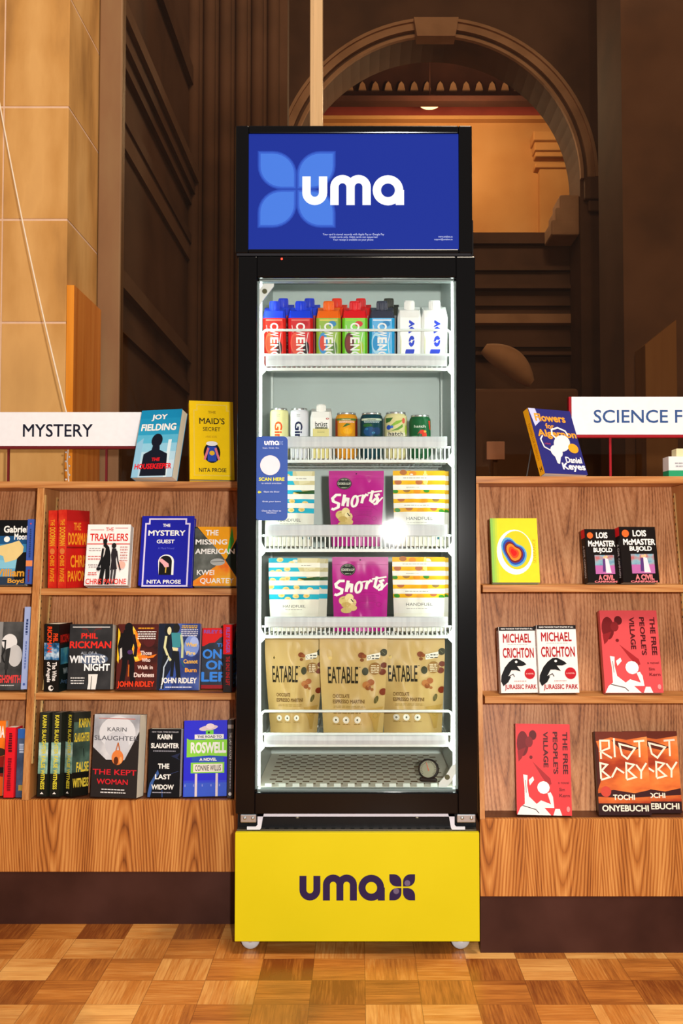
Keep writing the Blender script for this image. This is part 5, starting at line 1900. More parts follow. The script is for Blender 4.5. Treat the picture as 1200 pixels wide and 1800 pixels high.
def shelf(zbase, rail_lo, rail_hi, slots=True, guard=None, tilt=0.0):
    """zbase: top of the wires; the price rail spans rail_lo..rail_hi"""
    m = MB()
    n = 36
    for k in range(n + 1):
        xx = SX0 + 0.012 + (SX1 - SX0 - 0.024) * k / n
        m.box(xx - 0.0016, xx + 0.0016, SY0 + 0.004, SY1, zbase - 0.0034, zbase, WIRE)
    for yy in (SY0 + 0.004, SY0 + 0.13, SY0 + 0.26, SY1 - 0.006):
        m.box(SX0, SX1, yy, yy + 0.006, zbase - 0.009, zbase - 0.0035, WIRE)
    for xx in (SX0, SX1 - 0.005):
        m.box(xx, xx + 0.005, SY0 + 0.004, SY1, zbase - 0.009, zbase - 0.0035, WIRE)
    m.v = [(p[0], p[1], p[2] + max(0.0, p[1] - SY0) * tilt) for p in m.v]
    sh_ = fpart(m, 'shelf')
    # front frame: lower wire and uprights
    m = MB()
    zlo = zbase - 0.008
    m.box(SX0, SX1, SY0 - 0.004, SY0 + 0.0035, zlo - 0.004, zlo + 0.004, WIRE, 0.001)
    if slots:
        m.box(SX0 + 0.004, SX1 - 0.004, SY0 - 0.001, SY0 + 0.002, rail_lo - 0.001, rail_lo + 0.004, WIRE)
        k = 0
        while SX0 + 0.012 + k * 0.0110 < SX1 - 0.006:
            xx = SX0 + 0.012 + k * 0.0110
            m.box(xx - 0.0017, xx + 0.0017, SY0 - 0.001, SY0 + 0.002, zlo + 0.003, rail_lo + 0.001, WIRE)
            k += 1
    if guard:
        r = 0.0035
        pts = [(SX0 + 0.004, SY0 - 0.001, zlo)]
        pts += [(SX0 + 0.004, SY0 - 0.001, guard - 0.012)] + [(SX0 + 0.004 + 0.012 * (1 - cos(a)), SY0 - 0.001, guard - 0.012 + 0.012 * sin(a)) for a in (0.4, 0.8, 1.2)]
        pts += [(SX1 - 0.004 - 0.012 * (1 - cos(a)), SY0 - 0.001, guard - 0.012 + 0.012 * sin(a)) for a in (1.2, 0.8, 0.4)]
        pts += [(SX1 - 0.004, SY0 - 0.001, guard - 0.012), (SX1 - 0.004, SY0 - 0.001, zlo)]
        m.tube(pts, r, WIRE, 8)
        m.box(SX0 + 0.004, SX1 - 0.004, SY0 - 0.003, SY0 + 0.003, rail_hi - 0.001, rail_hi + 0.005, WIRE, 0.001)
    fpart(m, 'front_fence', sh_)
    m = MB()
    x0, x1 = SX0 + 0.012, SX1 - 0.014
    yy = SY0 - 0.0045
    prof = [(yy, rail_lo), (yy - 0.007, rail_lo + 0.002), (yy - 0.010, (rail_lo + rail_hi) / 2), (yy - 0.007, rail_hi - 0.002), (yy, rail_hi), (yy + 0.0015, rail_hi), (yy + 0.0015, rail_lo)]
    m.prism(prof, lambda a, c, d: (d, a, c), x0, x1, ALU)
    fpart(m, 'price_rail', sh_)
    for sgn, xe in ((1, SX0), (-1, SX1)):
        m = MB()
        m.prism([(SY0 - 0.004, zbase + 0.028), (SY0 + 0.05, zbase + 0.012), (SY0 + 0.05, zbase - 0.004), (SY0 + 0.03, zbase - 0.02), (SY0 - 0.004, zbase - 0.045)], lambda a, c, d: (d, a, c), xe - 0.006 * (1 if sgn > 0 else 0), xe + 0.006 * (0 if sgn > 0 else 1), WIRE)
        m.prism([(xe - sgn * 0.006, zbase + 0.03), (xe + sgn * 0.004, zbase + 0.01), (xe + sgn * 0.012, zbase - 0.004), (xe + sgn * 0.012, zbase - 0.014), (xe + sgn * 0.002, zbase - 0.024), (xe - sgn * 0.006, zbase - 0.05)], lambda a, c, d: (a, SY0 - 0.006 + d, c), 0.0, 0.0018, WIRE)
        fpart(m, 'bracket', sh_)
    return sh_


ZI = lambda py: Z(py, 2.556)
zs1 = ZI(643)
TILT1 = 0.16
shelf(zs1, ZI(644), ZI(624.5), slots=False, guard=ZI(579), tilt=TILT1)
zs2 = ZI(805)
TILT2 = 0.03
shelf(zs2, ZI(787), ZI(767), tilt=TILT2)
zs3 = ZI(962)
shelf(zs3, ZI(942.5), ZI(922))
zs4 = ZI(1114)
shelf(zs4, ZI(1102.5), ZI(1084))
zs5 = ZI(1305)
shelf(zs5, ZI(1309), ZI(1292), slots=False, guard=ZI(1250))


# ------------------------------------------------------------------ goods in the fridge
def carton(label, px, pxw, pytop_shoulder, zbase, Y, cap, body, art, depth=0.052, fit=1.0, top=None, group='drink cartons on the top shelf', mat_body=None, h_cap=0.020, captop=None, slope=0.0):
    """gable-free carton with bevelled edges, a sloping top and a screw cap"""
    w = pxw / FPX * Y / 1.0
    x = X(px, Y, zbase + 0.1)
    zbase = zbase + (Y - SY0) * slope
    h = (Z(pytop_shoulder, Y - 0.02 * (slope > 0.1)) - zbase) / cos(slope)
    o = thing('drink_carton', label, 'carton', (x, Y, zbase + 0.0006), (atan(slope), 0, 0), group)
    hw, d = w / 2, depth
    ch = 0.007

    def ring(z, k=1.0, zb_=None, c=ch):
        a = hw * k
        zb2 = z if zb_ is None else zb_
        return [(-a + c, 0.0, z), (a - c, 0.0, z), (a, c, z), (a, d - c, zb2), (a - c, d, zb2), (-a + c, d, zb2), (-a, d - c, zb2), (-a, c, z)]
    B = mat_body or ink(body, 0.3)
    T = top or ink(cap, 0.3)
    m = MB()
    zsplit = h * 0.86
    m.loft([ring(0), ring(zsplit)], B, True, False)
    zt0 = h
    r1 = ring(zsplit)
    r2 = [(-hw * 0.80, 0.004, zt0 - 0.002), (hw * 0.80, 0.004, zt0 - 0.002), (hw * 0.86, 0.010, zt0), (hw * 0.92, d - 0.008, zt0 + 0.010), (hw * 0.9, d - 0.002, zt0 + 0.010), (-hw * 0.9, d - 0.002, zt0 + 0.010), (-hw * 0.92, d - 0.008, zt0 + 0.010), (-hw * 0.86, 0.010, zt0)]
    m.loft([r1, r2], T, False, True)
    A = Art(w * 0.86 / zsplit)
    art(A)
    A.squeeze(fit)
    A.emit(m, lambda u, v, dd: ((u - 0.5) * (w - 2 * ch), -dd, zsplit * (1 - v)))
    m.build('pack', o)
    m = MB()
    capm = ink(captop or cap, 0.3)
    r = w * 0.215
    m.lathe([(r * 0.95, -0.006), (r, -0.004), (r, h_cap - 0.003), (r * 0.93, h_cap), (0.0, h_cap)], capm, (0.0, d * 0.36, h + 0.004), 20)
    for k in range(20):
        a = 2 * pi * k / 20
        m.box(r * cos(a) - 0.0006, r * cos(a) + 0.0006, d * 0.36 + r * sin(a) - 0.0006, d * 0.36 + r * sin(a) + 0.0006, h + 0.002, h + h_cap, capm)
    m.build('cap', o)
    return o


def cwench_word(A):
    for k, c in enumerate('CWENCH'):
        A.text(c, 0.27, 0.10 + 0.148 * k, 0.74, 0.228 + 0.148 * k, '#f2f0ee', 0.03, 90)


def art_cwench(c1, c2, c3, fruit, fruit2):
    def art(A):
        A.ell(0.22, 0.52, 0.24, 0.22, fruit)
        A.ell(0.20, 0.52, 0.17, 0.155, fruit2)
        A.ell(0.78, 0.62, 0.17, 0.14, c3)
        A.ell(0.70, 0.12, 0.2, 0.06, c2)
        A.rect(0.04, 0.03, 0.96, 0.055, c1)
        cwench_word(A)
        A.line([(0.9, 0.3), (0.8, 0.5), (0.86, 0.75)], 0.03, '#f0f0f0')
        A.line([(0.06, 0.15), (0.12, 0.30)], 0.025, '#f0e4e0')
    return art


YC = 2.590
row = [
    (482.5, 40, 'red drink carton with blue cap, leftmost on the top fridge shelf', '#2c48e0', '#d8281c', art_cwench('#e88070', '#c02018', '#402824', '#e87850', '#e85c3c')),
    (528.5, 43.5, 'red drink carton with blue cap, second from the left on the top fridge shelf', '#1c40e0', '#cc141c', art_cwench('#e07870', '#b81020', '#281418', '#e05840', '#d84838')),
    (577.5, 43.5, 'green and blue drink carton with orange cap on the top fridge shelf', '#f06a18', '#8cb030', art_cwench('#e8d060', '#3c88c0', '#5c8040', '#4090d0', '#d84838')),
    (623.5, 44.5, 'lime green drink carton with red cap on the top fridge shelf', '#e01c24', '#70c81c', art_cwench('#a0e040', '#d83838', '#a8c830', '#582020', '#7c2c28')),
    (671, 44.5, 'sky blue drink carton with dark cap on the top fridge shelf', '#3a3e50', '#1c9ad8', art_cwench('#e8f0f8', '#2080c0', '#48b8e8', '#a8d8f0', '#1c90d0')),
]
for (px, pw, lab, cap, body, art) in row:
    carton(lab, px, pw, 546, zs1, YC, cap, body, art, slope=TILT1)
back_row = [(498, 'red drink carton standing behind the leftmost blue-capped one', '#2c3cc0', '#b82018'), (544, 'red drink carton standing behind the second blue-capped one', '#2438b8', '#a81418'),
            (592, 'drink carton with red cap standing behind the orange-capped one', '#d83018', '#c02418'), (634, 'drink carton with red cap standing behind the lime green one', '#c81c1c', '#b01818'),
            (683, 'drink carton with dark cap standing behind the sky blue one', '#303028', '#3c4048')]
for (px, lab, cap, body) in back_row:
    carton(lab, px, 40, 541, zs1, 2.664, cap, body, cwench_word, slope=TILT1)


def art_flow(A):
    B_ = '#1c3cc8'
    A.text('w', 0.44, 0.05, 0.76, 0.33, B_, 0.05, -90, skew=0.1)
    A.text('o', 0.44, 0.37, 0.76, 0.60, B_, 0.06, -90, skew=0.1)
    A.text('l', 0.26, 0.65, 0.74, 0.74, B_, 0.03, -90, skew=0.1)
    A.text('f', 0.26, 0.80, 0.74, 0.96, B_, 0.04, -90, skew=0.1)
    A.line([(0.40, 0.22), (0.82, 0.14)], 0.035, '#f0f2f0')
    A.line([(0.40, 0.52), (0.82, 0.44)], 0.03, '#f0f2f0')
    A.poly([(0.0, 0.35), (0.07, 0.45), (0.05, 0.8), (0.0, 0.95)], '#d8dcb8')


for (px, pw, lab) in ((719, 42, 'white drink carton with blue lettering, left one of two on the top fridge shelf'), (763, 46, 'white drink carton with blue lettering, beside the right fridge wall')):
    carton(lab, px, pw, 545, zs1, YC, '#f0f0ee', '#eef0ec', art_flow, slope=TILT1)


def art_brust(A):
    A.rect(0, 0.54, 1, 2, '#e0d48c')
    A.text('brüst', 0.14, 0.20, 0.90, 0.44, '#2c3028', 0.012)
    A.rect(0.14, 0.465, 0.90, 0.555, '#3c4030')
    A.text('protein coffee', 0.18, 0.48, 0.86, 0.54, '#e0e0c0', 0.015)
    A.lines(0.26, 0.66, 0.74, 2, 0.07, 0.02, '#a89c60')
    A.ell(0.90, 0.06, 0.10, None, '#b03c34')
    A.ell(0.90, 0.06, 0.05, None, '#f0d0c8')


YN = 2.585
carton('small white and cream carton with black lettering on the second fridge shelf', 564, 38, 723, zs2, YN, '#f0f0ec', '#f0f0ec', art_brust, 0.042, group='drinks on the second shelf', h_cap=0.014, slope=TILT2, fit=0.5)


def can(label, px, r_px, pytop, zbase, Y, body, art, slim=False):
    x = X(px, Y, zbase + 0.05)
    r = r_px / FPX * Y
    zbase += (Y + r - SY0) * TILT2 + 0.0004
    h = Z(pytop, Y - 0.0) - zbase - 0.0006
    o = thing('drink_can', label, 'can', (x, Y + r, zbase + 0.0006), (atan(TILT2), 0, 0), 'drinks on the second shelf')
    B = body if isinstance(body, bpy.types.Material) else ink(body, 0.3)
    m = MB()
    nk = 0.016 if not slim else 0.012
    m.lathe([(r * 0.74, 0.0), (r * 0.80, 0.001), (r * 0.97, 0.009), (r, 0.013), (r, h - nk), (r * 0.96, h - nk * 0.62), (r * 0.84, h - 0.005)], B, n=40)
    A = Art(r * 2.6 / (h - 0.028))
    art(A)
    A.squeeze(1.0 if slim else 0.66)
    z0, z1 = 0.012, h - nk

    def fn(u, v, d):
        a = (u - 0.5) * 2.6
        return ((r + d) * sin(a), -(r + d) * cos(a), z0 + (z1 - z0) * (1 - v))
    A.emit(m, fn, 0.00045, 0.00006, curved=0.10)
    m.build('body', o)
    m = MB()
    AL = ink('#d4d8d8', 0.25, 0.8)
    m.lathe([(r * 0.84, h - 0.0052), (r * 0.86, h - 0.003), (r * 0.86, h - 0.0005), (r * 0.84, h), (r * 0.80, h - 0.0005), (r * 0.77, h - 0.004), (0.0, h - 0.004)], AL, n=40, caps=False)
    m.build('lid', o)
    m = MB()
    m.box(-0.006, 0.006, -0.012, 0.008, h - 0.0032, h - 0.002, AL, 0.0005)
    m.build('tab', o)
    return o


def art_sip(c):
    def art(A):
        A.text('Gin', 0.33, 0.22, 0.65, 0.66, c, 0.03, 90)
        A.line([(0.30, 0.29), (0.68, 0.28)], 0.02, '#eceedd')
        A.lines(0.42, 0.05, 0.56, 2, 0.035, 0.014, '#a0a498')
    return art


can('pale yellow slim can with orange lettering, leftmost on the second fridge shelf', 489.5, 16.6, 716.5, zs2, YN, '#e6e4a4', art_sip('#e8501c'), True)
can('white slim can with navy lettering on the second fridge shelf', 525, 16.6, 716.5, zs2, YN, '#e4e6ee', art_sip('#14204c'), True)


def art_mango(A):
    A.rect(0.0, 0, 0.16, 1, '#a83c1c')
    A.rect(0.84, 0, 1, 1, '#7c2418')
    A.rect(0.1, 0.0, 0.9, 0.09, '#5c7838')
    A.text('ORGANIC', 0.34, 0.03, 0.66, 0.075, '#f0ecc8', 0.02)
    A.lines(0.24, 0.11, 0.78, 2, 0.05, 0.03, '#f0d8d0')
    A.ell(0.50, 0.52, 0.22, 0.22, '#eca010')
    A.ell(0.54, 0.55, 0.14, 0.14, '#f4b41c')
    A.poly([(0.36, 0.40), (0.50, 0.22), (0.66, 0.24), (0.5, 0.34)], '#3c6c28')
    A.lines(0.30, 0.78, 0.72, 1, 0.05, 0.035, '#e8e0a0')


def art_blue(A):
    A.rect(0.1, 0.0, 0.9, 0.09, '#c8d8c0')
    A.text('ORGANIC', 0.34, 0.03, 0.66, 0.075, '#305838', 0.02)
    A.lines(0.2, 0.11, 0.8, 2, 0.05, 0.03, '#c0d4d8')
    A.ell(0.36, 0.30, 0.16, 0.08, '#28602c')
    A.ell(0.42, 0.56, 0.20, 0.20, '#1c4c80')
    A.ell(0.66, 0.54, 0.16, 0.16, '#20406c')
    A.ell(0.56, 0.62, 0.05, 0.04, '#58b0d8')
    A.ell(0.34, 0.46, 0.05, 0.04, '#3c80b0')


def art_hatch(A):
    A.rect(0.16, 0.62, 0.84, 1, '#ece4cc')
    A.poly([(0.1, 0.0), (0.4, 0.0), (0.3, 0.16), (0.12, 0.22)], '#3c6c30')
    A.poly([(0.30, 0.34), (0.5, 0.14), (0.78, 0.06), (0.62, 0.22), (0.42, 0.34)], '#8cb840')
    A.poly([(0.32, 0.56), (0.55, 0.42), (0.72, 0.26), (0.74, 0.38), (0.56, 0.52)], '#68983c')
    A.ell(0.24, 0.40, 0.09, 0.10, '#2850b8')
    A.ell(0.36, 0.38, 0.05, 0.06, '#4878d0')
    A.ell(0.76, 0.12, 0.06, 0.12, '#d8604c')
    A.ell(0.88, 0.5, 0.06, 0.2, '#b0d040')
    A.text('hatch', 0.24, 0.58, 0.74, 0.76, '#202018', 0.014)
    A.lines(0.34, 0.82, 0.62, 2, 0.05, 0.02, '#807c68')


def art_hatch2(A):
    A.text('hatch', 0.26, 0.20, 0.68, 0.32, '#e0ecdc', 0.014)
    A.ell(0.56, 0.52, 0.11, 0.10, '#d83c28')
    A.ell(0.64, 0.66, 0.09, 0.14, '#d83c28')
    A.ell(0.66, 0.50, 0.05, 0.05, '#e0b850')
    A.line([(0.40, 0.62), (0.46, 0.50), (0.52, 0.56)], 0.02, '#c83828')
    A.poly([(0.80, 0.0), (0.9, 0.0), (0.94, 0.4), (0.86, 0.4)], '#c83020')
    A.lines(0.2, 0.70, 0.40, 1, 0.05, 0.02, '#a0c8a0')


can('orange can with a mango picture on the second fridge shelf', 608.5, 19.8, 724, zs2, YN, '#e09820', art_mango)
can('dark blue-green can with a berry picture on the second fridge shelf', 653, 20.2, 724, zs2, YN, '#12414a', art_blue)
can('cream can with green leaves and a small blue spot on the second fridge shelf', 696, 20.6, 723, zs2, YN, '#dcd49c', art_hatch)
can('dark green can with a red creature, rightmost on the second fridge shelf', 739, 19.2, 728, zs2, YN, '#1c5c34', art_hatch2)


# ---- stand-up pouches
def pouch(label, px0, px1, pytop, zbase, Y, thick, base_col, art, group, bot=0.94, lean=3.0, crinkle=0.0012, seed=0, fit=1.0, yaw=0.0):
    zmid = zbase + 0.1
    w = (X(px1, Y, zmid) - X(px0, Y, zmid))
    xc = (X(px1, Y, zmid) + X(px0, Y, zmid)) / 2
    h = (Z(pytop, Y + 0.01) - zbase) / cos(radians(lean))
    o = thing('snack_pouch', label, 'pouch', (xc, Y + thick / 2, zbase + 0.0012 + thick * 0.55 * sin(radians(lean))), (-radians(lean), 0, radians(yaw)), group)
    rnd = random.Random(seed)
    ph = [rnd.uniform(0, 6.28) for _ in range(8)]

    def half(v):
        return w / 2 * (1.0 + (bot - 1.0) * max(0.0, (v - 0.15) / 0.85) ** 1.2)

    def T(v):
        s = min(1.0, max(0.0, (v - 0.10) / 0.75))
        return thick / 2 * (s * s * (3 - 2 * s))

    def P(u, v, d, sgn=-1):
        u2 = min(1, max(0, u)) * 2 - 1
        x = u2 * half(v)
        e = max(0.0, 1 - abs(u2) ** 2.6)
        # wrinkles live in the middle of the height, they fade at seals and edges
        f = e * min(1.0, max(0, v * (1.02 - v) * 4))
        wr = crinkle * f * (sin(9 * u2 + 7 * v + ph[0]) + 0.8 * sin(17 * v - 5 * u2 + ph[1]) + 0.7 * sin(13 * u2 - 11 * v + ph[2]))
        y = T(v) * e + wr + 0.0006
        return (x, sgn * (y + d), h * (1 - v))
    nu, nv = 30, 44
    B = base_col if isinstance(base_col, bpy.types.Material) else ink(base_col, 0.32)
    m = MB()
    for sgn in (-1, 1):
        vs = [P(i / nu, j / nv, 0, sgn) for j in range(nv + 1) for i in range(nu + 1)]
        fs = [(j * (nu + 1) + i, j * (nu + 1) + i + 1, (j + 1) * (nu + 1) + i + 1, (j + 1) * (nu + 1) + i) for j in range(nv) for i in range(nu)]
        m.add(vs, fs, B, True)
    edge = [P(i / nu, 1, 0, -1) for i in range(nu + 1)] + [P(1 - i / nu, 1, 0, 1) for i in range(nu + 1)]
    m.add(edge, [list(range(len(edge)))], B)
    A = Art(w / h)
    art(A)
    A.squeeze(fit)
    A.emit(m, lambda u, v, d: P(u, v, d, -1), 0.0007, 0.00006, curved=0.06)
    m.build('bag', o)
    # heat seal ribs at the top
    m = MB()
    for k in range(6):
        zz = h * (1 - 0.008 - 0.009 * k)
        m.box(-half(0) * 0.985, half(0) * 0.985, -0.0011, 0.0011, zz - 0.0008, zz + 0.0008, B)
    m.build('top_seal', o)
    return o


def stripes(A, colour):
    for k, (a, b2) in enumerate(((0.085, 0.17), (0.245, 0.335), (0.405, 0.495), (0.565, 0.655))):
        A.rect(0.0, a, 1.0, b2, colour)


def art_teal(A):
    TE = mottled(('#1898b8', '#20b0cc', '#30bcd0'), 14)
    A.rect(0, 0, 1, 0.745, TE)
    rr = random.Random(3)
    for (cx, cy) in ((0.22, 0.03), (0.45, 0.09), (0.36, 0.20), (0.20, 0.24), (0.08, 0.26), (0.36, 0.37), (0.27, 0.39), (0.08, 0.40), (0.63, 0.40), (0.04, 0.52), (0.55, 0.53), (0.34, 0.56), (0.82, 0.57), (0.25, 0.67), (0.54, 0.69), (0.75, 0.68), (0.38, 0.74)):
        A.ell(cx, cy, 0.065, 0.04, '#e8cf86', rot=rr.uniform(-40, 40))
        A.ell(cx + 0.01, cy + 0.005, 0.035, 0.018, '#d8b45c')
    A.poly([(0.56, 0.0), (1, 0.0), (1, 0.36), (0.76, 0.36), (0.62, 0.27), (0.56, 0.16)], '#cabf8e')
    A.poly([(0.62, 0.0), (0.96, 0.0), (0.9, 0.2), (0.7, 0.24)], '#d8cfa4')
    A.poly([(0.56, 0.36), (0.76, 0.36), (1, 0.33), (1, 0.40), (0.7, 0.405)], '#26501c')
    stripes(A, '#eae8da')
    A.rect(0, 0.745, 1, 1, '#e8e6d6')
    A.text('HANDFUEL', 0.28, 0.845, 0.74, 0.895, '#6c6c64', 0.01)
    A.lines(0.62, 0.125, 0.84, 1, 0.02, 0.012, '#908c80')
    A.lines(0.3, 0.925, 0.7, 1, 0.02, 0.010, '#a8a498')
    A.rect(0.78, 1.16, 0.83, 1.20, '#2c6878')
    A.rect(0.88, 1.16, 0.93, 1.20, '#2c6878')


def art_almond(A):
    A.rect(0, 0, 1, 0.725, mottled(('#e0a008', '#ecb414', '#f0c41c'), 12))
    for (cx, cy, c) in ((0.20, 0.03, '#b06c38'), (0.38, 0.05, '#e08c1c'), (0.10, 0.20, '#b86c40'), (0.50, 0.20, '#b86c40'), (0.26, 0.335, '#a0783c'), (0.46, 0.36, '#e0901c'), (0.15, 0.50, '#b86c40'),
                        (0.60, 0.53, '#e09820'), (0.82, 0.50, '#907038'), (0.30, 0.66, '#b06c3c'), (0.78, 0.66, '#b46840'), (0.52, 0.70, '#e0a030')):
        A.ell(cx, cy, 0.07, 0.045, c)
    for (cx, cy) in ((0.04, 0.36), (0.64, 0.35), (0.07, 0.69), (0.94, 0.71)):
        A.ell(cx, cy, 0.06, 0.035, '#3c8c28', rot=25)
    A.poly([(0.60, 0.0), (0.64, 0.0), (0.66, 0.26), (0.58, 0.22)], '#f0dc78')
    stripes(A, '#f0eee4')
    A.rect(0, 0.725, 1, 1, '#e8e6dc')
    A.text('HANDFUEL', 0.24, 0.815, 0.76, 0.87, '#70706c', 0.01)
    A.lines(0.18, 0.12, 0.66, 1, 0.02, 0.012, '#a4a094')
    A.text('BARBECUE', 0.26, 0.285, 0.50, 0.302, '#a4a094', 0.01)
    A.lines(0.20, 0.605, 0.72, 1, 0.02, 0.012, '#a4a094')
    A.lines(0.24, 0.91, 0.66, 1, 0.02, 0.010, '#a8a49c')
    A.rect(0.84, 1.16, 0.90, 1.20, '#2c6878')


def art_shorts(A):
    A.ell(0.5, 0.05, 0.015, None, '#401038')
    A.line([(0.0, 0.13), (1.0, 0.13)], 0.006, '#a01878')
    A.ell(0.28, 0.215, 0.135, None, '#161c14', n=30)
    A.line([(0.28 + 0.118 * cos(2 * pi * k / 24), 0.215 + 0.118 * A.a * sin(2 * pi * k / 24)) for k in range(24)], 0.004, '#b0b8a0', True)
    A.text('COOKIE & LUV', 0.165, 0.195, 0.395, 0.235, '#d8dcc8', 0.03)
    A.lines(0.22, 0.145, 0.34, 1, 0.02, 0.012, '#a8b098')
    A.lines(0.22, 0.275, 0.34, 1, 0.02, 0.012, '#a8b098')
    # brush script: Shorts
    W = '#f4f2ea'

    def L(p, w=0.05):
        A.line(p, w, W)
    L([(0.22, 0.405), (0.13, 0.405), (0.06, 0.46), (0.07, 0.51), (0.17, 0.55), (0.16, 0.61), (0.07, 0.645), (0.03, 0.63)], 0.056)
    L([(0.285, 0.40), (0.245, 0.59)], 0.058)
    L([(0.25, 0.56), (0.32, 0.465), (0.35, 0.47), (0.335, 0.60)])
    A.line([(0.47 + 0.055 * cos(2 * pi * k / 16), 0.515 + 0.085 * sin(2 * pi * k / 16) * 1.0 - 0.03 * cos(2 * pi * k / 16)) for k in range(16)], 0.048, W, True)
    L([(0.52, 0.43), (0.60, 0.41)], 0.03)
    L([(0.635, 0.40), (0.60, 0.545)], 0.054)
    L([(0.62, 0.47), (0.68, 0.40), (0.72, 0.415)], 0.045)
    L([(0.80, 0.33), (0.76, 0.50), (0.80, 0.525), (0.86, 0.46)], 0.05)
    L([(0.71, 0.375), (0.97, 0.335)], 0.034)
    L([(0.93, 0.39), (0.86, 0.41), (0.90, 0.47), (0.88, 0.545), (0.82, 0.56)], 0.05)
    L([(0.88, 0.55), (0.99, 0.44)], 0.03)
    # cookies
    for (cx, cy, rx, ry, c) in ((0.20, 0.74, 0.095, 0.075, '#d8c078'), (0.30, 0.69, 0.08, 0.07, '#e8d498'), (0.33, 0.77, 0.10, 0.075, '#e0c888'), (0.24, 0.81, 0.09, 0.05, '#c8a860'), (0.36, 0.86, 0.08, 0.05, '#d8bc78'), (0.24, 0.90, 0.10, 0.05, '#cbb06c')):
        A.ell(cx, cy, rx, ry, c)
    A.ell(0.33, 0.74, 0.05, 0.045, '#f0e0ac')
    A.line([(0.33, 0.71), (0.37, 0.76)], 0.02, '#403418')
    A.line([(0.16, 0.71), (0.22, 0.69)], 0.012, '#a08848')
    D = '#8c1468'
    A.line([(0.36, 0.66), (0.48, 0.61), (0.64, 0.595), (0.80, 0.61), (0.90, 0.66)], 0.006, D)
    A.line([(0.38, 0.80), (0.52, 0.755), (0.66, 0.745), (0.80, 0.77)], 0.006, D)
    A.line([(0.38, 0.675), (0.38, 0.79)], 0.006, D)
    A.line([(0.84 + 0.045 * cos(2 * pi * k / 16), 0.80 + 0.045 * A.a * sin(2 * pi * k / 16)) for k in range(16)], 0.008, D, True)
    A.lines(0.44, 0.65, 0.82, 4, 0.028, 0.012, '#a0247c')
    A.lines(0.46, 0.79, 0.76, 4, 0.028, 0.012, '#a0247c')


PURP = mottled(('#a8147c', '#b41c88', '#b82490'), scale=6, rough=0.3)
CREAM = ink('#e6e4d4', 0.35)
G3, G4, G5 = 'snack pouches on the third fridge shelf', 'snack pouches on the fourth fridge shelf', 'gold snack pouches on the lowest fridge shelf'
YP = 2.588
pouch('white and teal striped snack pouch behind the blue door label', 463, 552, 829, zs3, YP, 0.045, CREAM, art_teal, G3, seed=1, fit=0.76)
pouch('magenta snack pouch with white script on the third fridge shelf', 577, 675, 828, zs3, YP, 0.045, PURP, art_shorts, G3, 0.88, seed=2, fit=0.80)
pouch('white and yellow striped pouch in front on the third fridge shelf', 691, 784, 828, zs3, YP, 0.045, CREAM, art_almond, G3, 0.92, seed=3, fit=0.76)
pouch('white and yellow striped pouch behind its twin on the third fridge shelf', 703, 791, 829, zs3, YP + 0.062, 0.040, CREAM, art_almond, G3, 0.96, seed=4, fit=0.76)
pouch('white and teal striped snack pouch in front on the fourth fridge shelf', 470, 561.5, 983, zs4, YP, 0.045, CREAM, art_teal, G4, 0.90, seed=5, fit=0.76)
pouch('white and teal striped snack pouch behind its twin on the fourth fridge shelf', 487, 576, 984, zs4, YP + 0.062, 0.040, CREAM, art_teal, G4, 0.92, seed=6, fit=0.76)
pouch('magenta snack pouch with white script on the fourth fridge shelf', 583, 683, 981, zs4, YP, 0.045, PURP, art_shorts, G4, 0.92, seed=7, fit=0.80)
pouch('white and yellow striped pouch in front on the fourth fridge shelf', 690, 784, 981, zs4, YP, 0.045, CREAM, art_almond, G4, 0.92, seed=8, fit=0.76)
pouch('white and yellow striped pouch behind its twin on the fourth fridge shelf', 702, 790, 982, zs4, YP + 0.062, 0.040, CREAM, art_almond, G4, 0.96, seed=9, fit=0.76)


